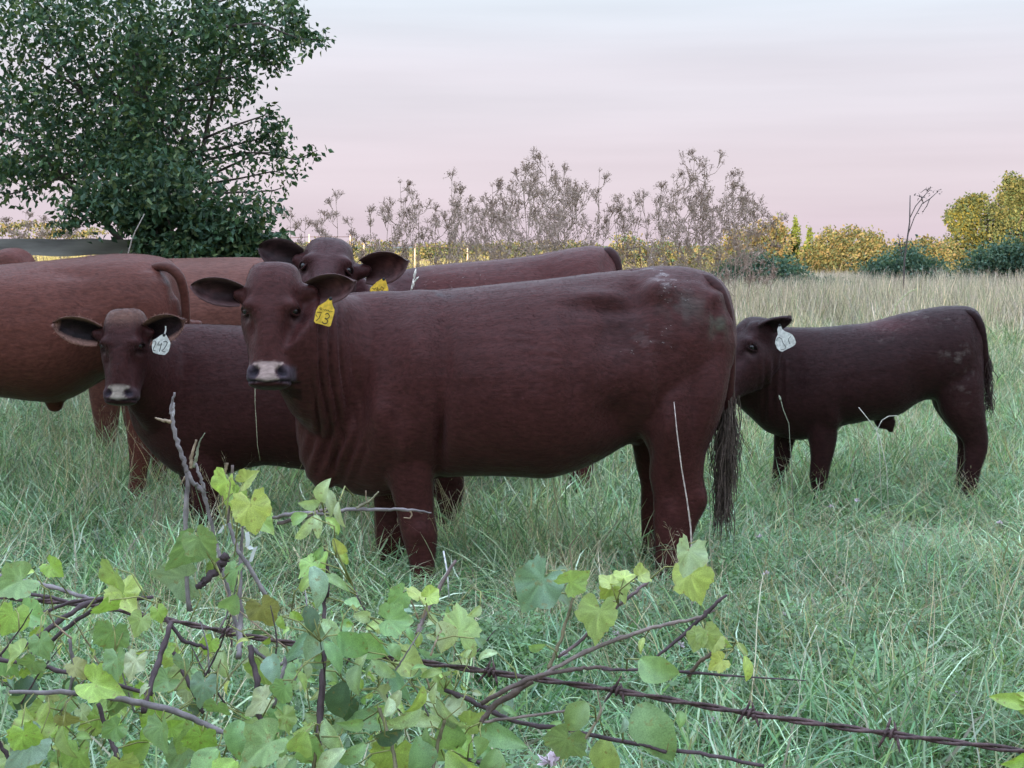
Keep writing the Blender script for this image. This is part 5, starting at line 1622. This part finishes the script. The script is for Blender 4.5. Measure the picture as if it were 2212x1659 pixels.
for a in [(480, 1062, 84, 'g', 200, 'Y'), (520, 1075, 46, 'g', 120, 'M'), (536, 1032, 50, 'g', 60, 'Y'), (545, 1112, 92, 'g', 170, 'Y'), (570, 1130, 60, 'g', 140, 'M'), (405, 1198, 96, 'g', 215, 'G'), (440, 1180, 80, 'g', 150, 'G'),
          (372, 1258, 112, 'g', 255, 'B'), (240, 1268, 100, 'g', 200, 'M'), (270, 1290, 90, 'g', 150, 'Y'), (225, 1320, 70, 'g', 190, 'K'), (118, 1230, 50, 'g', 130, 'K'), (60, 1238, 44, 'l', 280, 'Y'), (25, 1262, 90, 'g', 240, 'G'),
          (20, 1345, 80, 'g', 200, 'M'), (70, 1330, 70, 'g', 120, 'G'), (495, 1308, 90, 'o', 210, 'G'), (572, 1328, 76, 'g', 160, 'O'), (240, 1385, 86, 'g', 190, 'G'), (250, 1440, 70, 'g', 170, 'G'), (222, 1482, 92, 'g', 110, 'K'),
          (300, 1350, 54, 'g', 200, 'M'), (345, 1328, 40, 'g', 160, 'K'), (30, 1420, 70, 'g', 220, 'M'), (90, 1400, 60, 'g', 160, 'G'), (395, 1445, 60, 'g', 200, 'B'), (440, 1490, 66, 'g', 190, 'B'), (350, 1475, 60, 'g', 230, 'G'),
          (594, 1446, 82, 'o', 150, 'B'), (330, 1575, 84, 'g', 230, 'K'), (400, 1590, 90, 'g', 210, 'M'), (430, 1610, 80, 'g', 190, 'K'), (290, 1620, 84, 'o', 240, 'K'), (240, 1580, 60, 'g', 230, 'G'), (505, 1600, 100, 'o', 200, 'G'),
          (540, 1640, 100, 'g', 170, 'B'), (470, 1540, 70, 'g', 190, 'G'), (385, 1640, 90, 'g', 200, 'G'), (90, 1545, 60, 'g', 190, 'M'), (60, 1600, 80, 'g', 160, 'K'), (120, 1610, 70, 'g', 220, 'O'), (150, 1560, 56, 'g', 150, 'O'),
          (20, 1650, 90, 'g', 200, 'M'), (160, 1650, 90, 'g', 180, 'K'), (210, 1560, 52, 'g', 200, 'M'), (50, 1500, 90, 'o', 200, 'D'), (320, 1530, 40, 'g', 200, 'G'), (610, 1500, 60, 'g', 200, 'G'), (620, 1560, 60, 'g', 160, 'M'),
          (170, 1445, 50, 'g', 140, 'O'), (500, 1245, 60, 'g', 190, 'G'), (460, 1230, 44, 'g', 160, 'M')]:
    v.leaf(*a, RNG.uniform(1.36, 1.52) if a[1] > 1300 else RNG.uniform(1.5, 1.62))
for k in range(34):
    v.leaf(RNG.uniform(-20, 620), RNG.uniform(1430, 1670), RNG.uniform(46, 80), 'ggo'[k % 3], RNG.uniform(120, 250), 'GKMPG'[k % 5], RNG.uniform(1.42, 1.6), .7)
for k in range(46):
    v.leaf(RNG.uniform(-20, 640), RNG.uniform(1340, 1670), RNG.uniform(20, 44), 'gol'[k % 3], RNG.uniform(60, 300), 'KMYPGB'[k % 6], RNG.uniform(1.4, 1.62), .8)
for k in range(9):
    v.leaf(RNG.uniform(0, 620), RNG.uniform(1580, 1680), RNG.uniform(80, 115), 'go'[k % 2], RNG.uniform(150, 240), 'GMKGB'[k % 5], RNG.uniform(1.33, 1.42), .6)
for k in range(34):
    v.leaf(RNG.uniform(-40, 620), RNG.uniform(1360, 1680), RNG.uniform(28, 62), 'g' if RNG.random() < .65 else 'o', RNG.uniform(100, 260), 'GMBGKMDG'[RNG.integers(8)], RNG.uniform(1.5, 1.75), .8)
for k in range(20):
    x, y, d_ = RNG.uniform(-20, 600), RNG.uniform(1330, 1640), RNG.uniform(1.4, 1.65); a_ = RNG.uniform(-.9, .9); ln = RNG.uniform(60, 170)
    v.cane([(x, y, d_), (x + ln * .5 * math.sin(a_) + RNG.normal(0, 6), y - ln * .5 * math.cos(a_), d_), (x + ln * math.sin(a_), y - ln * math.cos(a_), d_ + RNG.normal(0, .04))], [.0016, .0013, .0007], [TAN, DKC, GREY, (.25, .25, .12)][k % 4])
v.done()

# pale dead sapling with a forked top
t_ = Plant('dead_twig', 'bare grey forked twig sticking up in front of the left calf', 'twig', 420, 1.6)
t_.cane([(377, 848, 1.6), (369, 880, 1.6), (372, 905, 1.6), (376, 930, 1.6), (390, 975, 1.6), (402, 1010, 1.6), (406, 1040, 1.6), (400, 1150, 1.6), (398, 1200, 1.6), (410, 1320, 1.58)], [.0018, .0026, .0030, .0034, .0036, .004, .0042, .0036, .0036, .004], GREY)
t_.cane([(376, 870, 1.6), (372, 900, 1.6)], [.0016, .003], (.33, .30, .30))
t_.cane([(335, 903, 1.6), (352, 908, 1.6), (372, 912, 1.6)], [.0014, .0026, .0028], TAN)
t_.cane([(404, 1020, 1.6), (418, 1045, 1.6), (440, 1060, 1.6), (446, 1090, 1.6), (470, 1180, 1.6), (490, 1260, 1.58), (520, 1400, 1.55)], [.0036, .0036, .0038, .0030, .003, .0032, .0036], GREY)
t_.cane([(422, 1000, 1.6), (430, 1025, 1.6), (442, 1060, 1.6)], [.0022, .0026, .003], GREY)
t_.cane([(412, 1012, 1.6), (414, 985, 1.6), (424, 950, 1.6)], [.003, .0028, .0016], TAN)
t_.cane([(418, 1010, 1.6), (425, 985, 1.6), (430, 955, 1.6), (443, 935, 1.6)], [.0026, .0024, .0014, .0006], (.20, .21, .14))
t_.cane([(400, 1030, 1.6), (390, 1048, 1.6)], [.002, .001], TAN)
t_.cane([(525, 1125, 1.58), (520, 1200, 1.58), (518, 1280, 1.56), (520, 1350, 1.55), (515, 1420, 1.5)], [.0016, .0034, .004, .0044, .004], GREY)
t_.cane([(490, 1000, 1.6), (484, 1030, 1.6), (480, 1100, 1.6)], [.0022, .002, .0016], TAN)
t_.cane([(502, 1005, 1.6), (500, 1060, 1.6), (492, 1130, 1.6)], [.0026, .0024, .002], (.16, .12, .11))
t_.cane([(575, 1290, 1.55), (540, 1230, 1.56), (510, 1180, 1.57), (495, 1130, 1.58)], [.0034, .0036, .0034, .003], GREY)
t_.cane([(430, 1270, 1.55), (440, 1255, 1.55), (470, 1230, 1.56), (490, 1200, 1.57)], [.005, .006, .007, .008], DKC)
for a in [(452, 1000, 20), (455, 1045, 16)]: pass
t_.done(False)

# honeysuckle shoots in the middle
h = Plant('honeysuckle', 'honeysuckle shoots in the bottom middle with drooping pale lance-shaped leaves', 'shrub', 800, 1.5)
h.cane([(705, 1240, 1.5), (700, 1330, 1.5), (702, 1400, 1.48), (696, 1480, 1.46), (688, 1580, 1.44), (690, 1680, 1.42)], [.0024, .0034, .004, .0044, .0046, .005], DKC)
h.cane([(590, 1118, 1.52), (640, 1108, 1.5), (700, 1110, 1.5), (760, 1100, 1.5), (830, 1102, 1.5), (885, 1100, 1.5), (932, 1108, 1.5)], [.003, .0034, .0034, .0030, .0026, .0022, .001], GREY)
h.cane([(600, 1130, 1.52), (660, 1118, 1.5), (720, 1095, 1.5)], [.003, .0034, .003], (.16, .12, .11))
h.cane([(770, 1098, 1.5), (800, 1082, 1.5), (818, 1062, 1.5)], [.0022, .0018, .0012], (.26, .24, .15))
h.cane([(790, 1060, 1.5), (791, 1080, 1.5), (796, 1095, 1.5)], [.0008, .001, .001], TAN)
h.cane([(885, 1100, 1.5), (890, 1112, 1.5), (886, 1120, 1.5), (872, 1118, 1.5)], [.0014, .0012, .001, .0008], TAN)
h.cane([(700, 1180, 1.5), (708, 1240, 1.5), (706, 1290, 1.5)], [.002, .0028, .0032], DKC)
h.cane([(985, 1210, 1.55), (950, 1270, 1.54), (915, 1335, 1.52), (900, 1370, 1.5)], [.0026, .0034, .0034, .003], (.19, .14, .13))
h.cane([(920, 1275, 1.5), (922, 1310, 1.5), (912, 1335, 1.5)], [.0014, .0018, .002], TAN)
h.cane([(960, 1490, 1.5), (1010, 1510, 1.5), (1050, 1530, 1.5), (1110, 1560, 1.48), (1250, 1580, 1.45), (1390, 1612, 1.42), (1520, 1630, 1.4), (1650, 1655, 1.38)], [.0034, .0042, .004, .0034, .0034, .0034, .003, .0028], DKC)
h.cane([(1010, 1640, 1.4), (1100, 1670, 1.4)], .003, DKC)
h.cane([(820, 1530, 1.45), (850, 1620, 1.42), (860, 1690, 1.4)], .003, (.16, .14, .08))
h.cane([(960, 1555, 1.42), (945, 1610, 1.42), (930, 1690, 1.4)], .0028, (.16, .14, .08))
h.cane([(690, 1580, 1.4), (680, 1640, 1.4), (670, 1700, 1.4)], .0028, (.16, .14, .08))
h.cane([(1150, 1470, 1.46), (1060, 1530, 1.46), (1040, 1560, 1.45)], [.0052, .005, .004], (.12, .085, .07))
for a in [(715, 1085, 80, 'l', 150, 'P'), (700, 1060, 70, 'o', 30, 'P'), (735, 1110, 70, 'l', 140, 'P'), (650, 1145, 86, 'l', 225, 'P'), (640, 1125, 70, 'l', 250, 'G'), (690, 1138, 64, 'l', 160, 'P'), (725, 1135, 60, 'l', 120, 'M'),
          (735, 1185, 70, 'l', 150, 'Y'), (668, 1085, 52, 'o', 280, 'P'), (745, 1205, 44, 'l', 140, 'Y'), (690, 1200, 50, 'l', 200, 'G'), (660, 1225, 56, 'g', 220, 'M'), (700, 1215, 60, 'o', 170, 'K'), (690, 1270, 110, 'l', 165, 'B'),
          (720, 1260, 90, 'l', 140, 'G'), (665, 1340, 70, 'o', 190, 'D'), (660, 1265, 60, 'l', 210, 'M'), (690, 1390, 140, 'l', 225, 'B'), (725, 1365, 90, 'l', 130, 'P'), (760, 1395, 100, 'o', 130, 'G'), (720, 1420, 90, 'l', 150, 'G'),
          (640, 1395, 100, 'l', 235, 'B'), (790, 1330, 70, 'l', 100, 'P'), (800, 1400, 100, 'o', 120, 'G'), (825, 1350, 80, 'l', 60, 'M'), (860, 1340, 80, 'g', 90, 'G'), (905, 1275, 70, 'g', 20, 'Y'), (935, 1282, 46, 'g', 60, 'Y'),
          (860, 1295, 60, 'g', 230, 'G'), (1000, 1345, 96, 'g', 20, 'M'), (962, 1380, 96, 'o', 150, 'P'), (1040, 1395, 70, 'l', 120, 'B'), (740, 1520, 110, 'o', 190, 'D'), (830, 1445, 80, 'l', 130, 'P'), (865, 1480, 90, 'l', 150, 'B'),
          (770, 1470, 80, 'o', 170, 'G'), (890, 1430, 90, 'g', 100, 'M'), (640, 1580, 100, 'l', 230, 'P'), (690, 1570, 100, 'l', 140, 'P'), (720, 1595, 100, 'l', 150, 'P'), (615, 1620, 80, 'l', 210, 'G'), (680, 1625, 110, 'o', 180, 'G'),
          (790, 1560, 130, 'l', 280, 'G'), (830, 1590, 110, 'l', 240, 'D'), (870, 1555, 120, 'l', 250, 'P'), (900, 1520, 90, 'l', 200, 'Y'), (920, 1560, 110, 'l', 110, 'P'), (980, 1550, 120, 'l', 130, 'P'), (1000, 1600, 130, 'l', 160, 'M'),
          (960, 1600, 150, 'o', 170, 'G'), (900, 1640, 110, 'o', 190, 'G'), (840, 1650, 110, 'g', 200, 'K'), (1085, 1595, 140, 'l', 110, 'G'), (760, 1640, 100, 'l', 220, 'G'), (1060, 1640, 100, 'l', 140, 'G'), (720, 1660, 110, 'o', 170, 'B'),
          (840, 1520, 70, 'l', 40, 'P'), (940, 1500, 60, 'l', 30, 'P'), (1020, 1560, 60, 'g', 60, 'M'), (600, 1560, 90, 'g', 200, 'G'), (990, 1660, 100, 'o', 180, 'K')]:
    h.leaf(*a, RNG.uniform(1.38, 1.5))
for k in range(44):
    h.leaf(RNG.uniform(600, 1110), RNG.uniform(1400, 1670), RNG.uniform(46, 84), 'llo'[k % 3], RNG.uniform(100, 260), 'PGPMB'[k % 5], RNG.uniform(1.42, 1.6), .7)
for k in range(46):
    h.leaf(RNG.uniform(560, 1060), RNG.uniform(1310, 1670), RNG.uniform(20, 46), 'lol'[k % 3], RNG.uniform(60, 300), 'PKMGPB'[k % 6], RNG.uniform(1.4, 1.62), .8)
for k in range(8):
    h.leaf(RNG.uniform(620, 1080), RNG.uniform(1590, 1680), RNG.uniform(80, 120), 'ol'[k % 2], RNG.uniform(120, 240), 'GPMG'[k % 4], RNG.uniform(1.33, 1.42), .6)
for k in range(56):
    x = RNG.uniform(560, 1010)
    h.leaf(x, RNG.uniform(1300 + .05 * abs(x - 760), 1690), RNG.uniform(28, 64), 'lllog'[RNG.integers(5)], RNG.uniform(80, 280), 'GMBGPMDG'[RNG.integers(8)], RNG.uniform(1.48, 1.75), .8)
for k in range(20):
    x, y, d_ = RNG.uniform(560, 1040), RNG.uniform(1320, 1660), RNG.uniform(1.4, 1.65); a_ = RNG.uniform(-.9, .9); ln = RNG.uniform(60, 160)
    h.cane([(x, y, d_), (x + ln * .5 * math.sin(a_) + RNG.normal(0, 6), y - ln * .5 * math.cos(a_), d_), (x + ln * math.sin(a_), y - ln * math.cos(a_), d_ + RNG.normal(0, .04))], [.0015, .0012, .0007], [TAN, (.28, .28, .13), GREY, DKC][k % 4])
h.done()

# grape canes on the right
g2 = Plant('grape_vine', 'smaller grape canes right of centre with scattered yellow leaves above the wire', 'vine', 1350, 1.5)
g2.thin = .78
g2.cane([(1040, 1520, 1.45), (1090, 1490, 1.44), (1160, 1460, 1.44), (1240, 1445, 1.45), (1290, 1440, 1.46), (1320, 1445, 1.46)], [.005, .005, .0046, .004, .0036, .0026], (.12, .085, .075))
g2.cane([(1160, 1465, 1.44), (1260, 1410, 1.46), (1350, 1375, 1.48), (1430, 1350, 1.5), (1510, 1335, 1.5), (1545, 1318, 1.5)], [.0036, .0042, .0042, .0038, .003, .0016], (.22, .17, .15))
g2.cane([(1185, 1445, 1.45), (1205, 1400, 1.46), (1225, 1340, 1.47), (1240, 1280, 1.48), (1235, 1220, 1.5), (1230, 1180, 1.5), (1250, 1155, 1.5)], [.0036, .0036, .003, .0026, .002, .0016, .001], (.20, .17, .10))
g2.cane([(1205, 1420, 1.45), (1260, 1380, 1.46), (1310, 1330, 1.48), (1360, 1290, 1.5), (1400, 1255, 1.52)], [.003, .0036, .003, .0036, .003], (.16, .11, .11))
g2.cane([(1410, 1425, 1.48), (1460, 1385, 1.49), (1510, 1340, 1.5), (1540, 1310, 1.5), (1570, 1285, 1.5)], [.0026, .0036, .004, .004, .0026], DKC)
g2.cane([(1300, 1445, 1.45), (1400, 1448, 1.46), (1490, 1452, 1.47), (1600, 1462, 1.48), (1740, 1470, 1.5)], [.0028, .003, .0034, .0020, .001], DKC)
g2.cane([(1488, 1462, 1.47), (1510, 1430, 1.47), (1545, 1405, 1.47), (1565, 1398, 1.47)], [.0042, .0036, .003, .002], (.14, .10, .07))
g2.cane([(1040, 1560, 1.45), (1150, 1545, 1.45), (1260, 1530, 1.45)], [.003, .003, .002], (.20, .15, .13))
g2.cane([(1255, 1610, 1.4), (1300, 1540, 1.42), (1290, 1490, 1.44)], [.003, .0026, .001], (.2, .16, .1))
g2.cane([(1345, 1600, 1.4), (1390, 1610, 1.4), (1440, 1625, 1.4)], .0032, DKC)
for a in [(1155, 1275, 120, 'g', 215, 'B'), (1215, 1275, 80, 'g', 150, 'B'), (1245, 1252, 72, 'g', 50, 'M'), (1310, 1250, 44, 'g', 330, 'Y'), (1350, 1236, 50, 'g', 10, 'Y'), (1392, 1238, 50, 'g', 60, 'Y'), (1340, 1275, 60, 'g', 160, 'M'), (1312, 1280, 50, 'g', 220, 'Y'),
          (1290, 1340, 96, 'g', 185, 'M'), (1488, 1208, 84, 'g', 200, 'P'), (1500, 1262, 96, 'g', 160, 'Y'), (1420, 1455, 108, 'o', 130, 'G'), (1385, 1394, 44, 'l', 190, 'Y'), (1530, 1380, 60, 'g', 160, 'M'), (1505, 1385, 52, 'g', 200, 'M'), (1565, 1392, 66, 'l', 160, 'M'),
          (1548, 1434, 48, 'g', 240, 'Y'), (1545, 1395, 44, 'g', 190, 'Y'), (1612, 1448, 70, 'l', 175, 'Y'), (1604, 1402, 40, 'l', 140, 'M'), (1405, 1588, 160, 'o', 165, 'G'), (1245, 1550, 90, 'o', 215, 'G'), (1218, 1618, 100, 'g', 200, 'G'), (1300, 1640, 110, 'o', 190, 'M'),
          (1150, 1395, 70, 'l', 250, 'G'), (1470, 1555, 44, 'o', 180, 'G'), (1350, 1570, 50, 'l', 200, 'B'), (1190, 1570, 60, 'l', 250, 'G')]:
    g2.leaf(*a, RNG.uniform(1.38, 1.5), .4)
g2.done()

# leafy tip poking in at the right edge
rs = Plant('leafy_shoot', 'bright green leaf tips poking in from the right edge above the wire', 'shoot', 2260, 1.35)
rs.cane([(2240, 1500, 1.35), (2255, 1580, 1.34), (2270, 1690, 1.32), (2280, 1900, 1.3)], [.0016, .0022, .0026, .003], (.2, .2, .09))
for a in [(2180, 1522, 90, 'l', 268, 'K'), (2205, 1508, 60, 'l', 300, 'K'), (2220, 1540, 60, 'l', 120, 'K'), (2200, 1640, 90, 'l', 250, 'K'), (2225, 1655, 60, 'o', 200, 'K'), (2235, 1600, 60, 'l', 60, 'K')]:
    rs.leaf(*a, 1.34, .3)
rs.done()

# torn white plastic caught in the twigs
b = at(535, 1185, 1.57); sc_ = empty('plastic_scrap', b, 'torn white plastic strips caught in the twigs above the left vine', 'litter'); m = MB()
for pts in ([(474, 1152), (479, 1143), (485, 1134)], [(533, 1150), (536, 1168), (534, 1180)], [(552, 1182), (546, 1198), (541, 1214)], [(537, 1180), (543, 1186), (552, 1184)]):
    P_ = [npa(at(x, y, 1.57) - b) for x, y in pts]; w = np.array((.0022, .0006, .0008))
    V = [q + sg * w for q in P_ for sg in (-1, 1)] + [q + sg * w + np.array((0, .0006, 0)) for q in P_ for sg in (-1, 1)]
    m.add(V, None, [(0, 1, 3, 2), (2, 3, 5, 4), (6, 8, 9, 7), (8, 10, 11, 9), (0, 2, 8, 6), (2, 4, 10, 8), (1, 7, 9, 3), (3, 9, 11, 5), (0, 6, 7, 1), (4, 5, 11, 10)], (.85, .86, .88))
link('strip', m.mesh('plastic_strip', M_PETAL, False), sc_)

# single stalks that stand out
def stalk(name, label, pix, r, col, heads=()):
    b = at(pix[-1][0], pix[-1][1], pix[-1][2])
    root = empty(name, b, label, 'grass stalk')
    m = MB(); o_ = npa(b)
    m.tube([npa(at(*p)) for p in pix], r, 5, col)
    link('stem', m.mesh('stalk_stem', M_CANE, origin=o_), root)
    if heads:
        hm = MB()
        heads = [(a_, b_, c_, l_ * 1.1, e_) for a_, b_, c_, l_, e_ in heads]
        for x, y, d, ln, an in heads:
            c = npa(at(x, y, d)); a = math.radians(an); dr = npa(RT * math.sin(a) + UP * math.cos(a)) * ln * d / FPX
            hm.tube([c - dr * .5, c - dr * .2, c + dr * .2, c + dr * .5], [.0006, .0011 * d / 1.5, .0010 * d / 1.5, .0004], 5, np.array(col) * 1.25)
        link('seed_head', hm.mesh('stalk_head', M_CANE, origin=o_), root)
    return root


PALEC = (.62, .58, .50)
stalk('grass_stalk', 'tall pale dry stalk rising in front of the heifer hind leg', [(1456, 868, 4.9), (1462, 930, 4.9), (1472, 1010, 4.9), (1484, 1080, 4.9), (1492, 1140, 4.9), (1496, 1260, 4.9), (1490, 1420, 4.9)], [.0015, .002, .0022, .0026, .0028, .003, .003], (.52, .42, .38))
stalk('grass_stalk', 'thin straw dangling straight down from the heifer mouth', [(551, 838, 5.36), (551, 870, 5.36), (554, 920, 5.36), (556, 960, 5.36), (562, 995, 5.38)], .0011, (.32, .30, .20))
stalk('grass_stalk', 'white grass seed head standing against the back of the peering cow', [(899, 588, 6.75), (890, 615, 6.75), (885, 640, 6.75), (884, 800, 6.75), (884, 1160, 6.75)], .0022, PALEC, [(896, 590, 6.75, 20, 15), (899, 604, 6.75, 16, 40), (893, 611, 6.75, 16, -5), (890, 620, 6.75, 14, 10)])
stalk('grass_stalk', 'bent pale stalk crossing the belly of the lone calf', [(1855, 880, 6.9), (1875, 905, 6.9), (1893, 930, 6.9), (1900, 945, 6.9), (1915, 1010, 6.9), (1920, 1120, 6.9)], .0018, PALEC)
stalk('grass_stalk', 'looped pale stalk under the belly of the lone calf', [(1944, 918, 6.9), (1937, 898, 6.9), (1920, 899, 6.9), (1905, 908, 6.9), (1894, 930, 6.9), (1900, 980, 6.9), (1905, 1120, 6.9)], .0018, PALEC)
stalk('grass_stalk', 'knobbly green stalk against the chest of the lone calf', [(1686, 862, 6.8), (1692, 885, 6.8), (1704, 915, 6.8), (1706, 950, 6.8), (1710, 1000, 6.8), (1716, 1150, 6.8)], .002, (.26, .28, .20), [(1685, 860, 6.8, 14, -20)])
stalk('grass_stalk', 'white straw standing just right of the heifer front leg', [(958, 1190, 5.0), (966, 1235, 5.0), (970, 1290, 5.0)], .003, (.75, .74, .74))
stalk('grass_stalk', 'arched yellow-green stalk in front of the hay, above the lone calf', [(1981, 624, 9), (1966, 630, 9), (1950, 642, 9), (1935, 660, 9), (1925, 720, 9), (1922, 900, 9)], .004, (.48, .48, .26))
stalk('grass_stalk', 'thin twig leaning in front of the plank', [(312, 462, 9), (292, 500, 9), (284, 520, 9), (276, 550, 9), (268, 640, 9), (260, 800, 9)], [.003, .004, .004, .005, .005, .005], (.36, .32, .28))
stalk('grass_stalk', 'tall pale bent grass stem curving up over the right foreground', [(1765, 1350, 3.6), (1742, 1400, 3.6), (1730, 1460, 3.6), (1724, 1530, 3.6), (1720, 1640, 3.6), (1718, 1720, 3.6)], .0017, (.60, .62, .46))

# little clover heads
def clover_head(px, py, label, D=None, s=1.0):
    if D is None:
        d = FW + RT * ((px - CX) / FPX) + UP * ((CY - py) / FPX); D = (d * ((.10 - CAM.z) / d.z)).y
    c = at(px, py, D); b = Vector((c.x, c.y, ground_z(c.x, c.y) if D > 2 else c.z - .08))
    root = empty('clover_flower', b, label, 'flower', 'pale clover flowers in the grass')
    m = MB(); o_ = npa(c)
    for k in range(26):
        d = RNG.normal(0, 1, 3); d[2] = abs(d[2]) * .9 - .15; d /= np.linalg.norm(d); q = o_ + d * .011 * s
        w = np.cross(d, RNG.normal(0, 1, 3)); w /= np.linalg.norm(w)
        m.add([o_, q + w * .0035 * s, q + d * .006 * s, q - w * .0035 * s], [(0, 1, 2), (0, 2, 3)], None, np.array((.72, .60, .66)) * RNG.uniform(.8, 1.15))
    link('flower_head', m.mesh('clover_head', M_PETAL, False, npa(b)), root)
    m = MB(); m.tube([npa(b), npa(c)], .0012, 4, (.10, .16, .07))
    link('stem', m.mesh('clover_stem', M_CANE, origin=npa(b)), root)


for px, py in ((1792, 1432), (1840, 1546), (1985, 1548), (1575, 1330), (1690, 1328), (1655, 1240), (1795, 1095), (1852, 1082), (2060, 1500), (1900, 1520), (1540, 1560), (1220, 1415), (1330, 1370), (1310, 985), (1640, 1160), (1750, 1450), (2010, 1560), (2160, 1130), (1470, 1395)):
    clover_head(px, py, 'small pale pink clover head dotted in the short grass')
clover_head(1186, 1648, 'white and mauve flower at the bottom edge among the grape leaves', 1.42, .9)
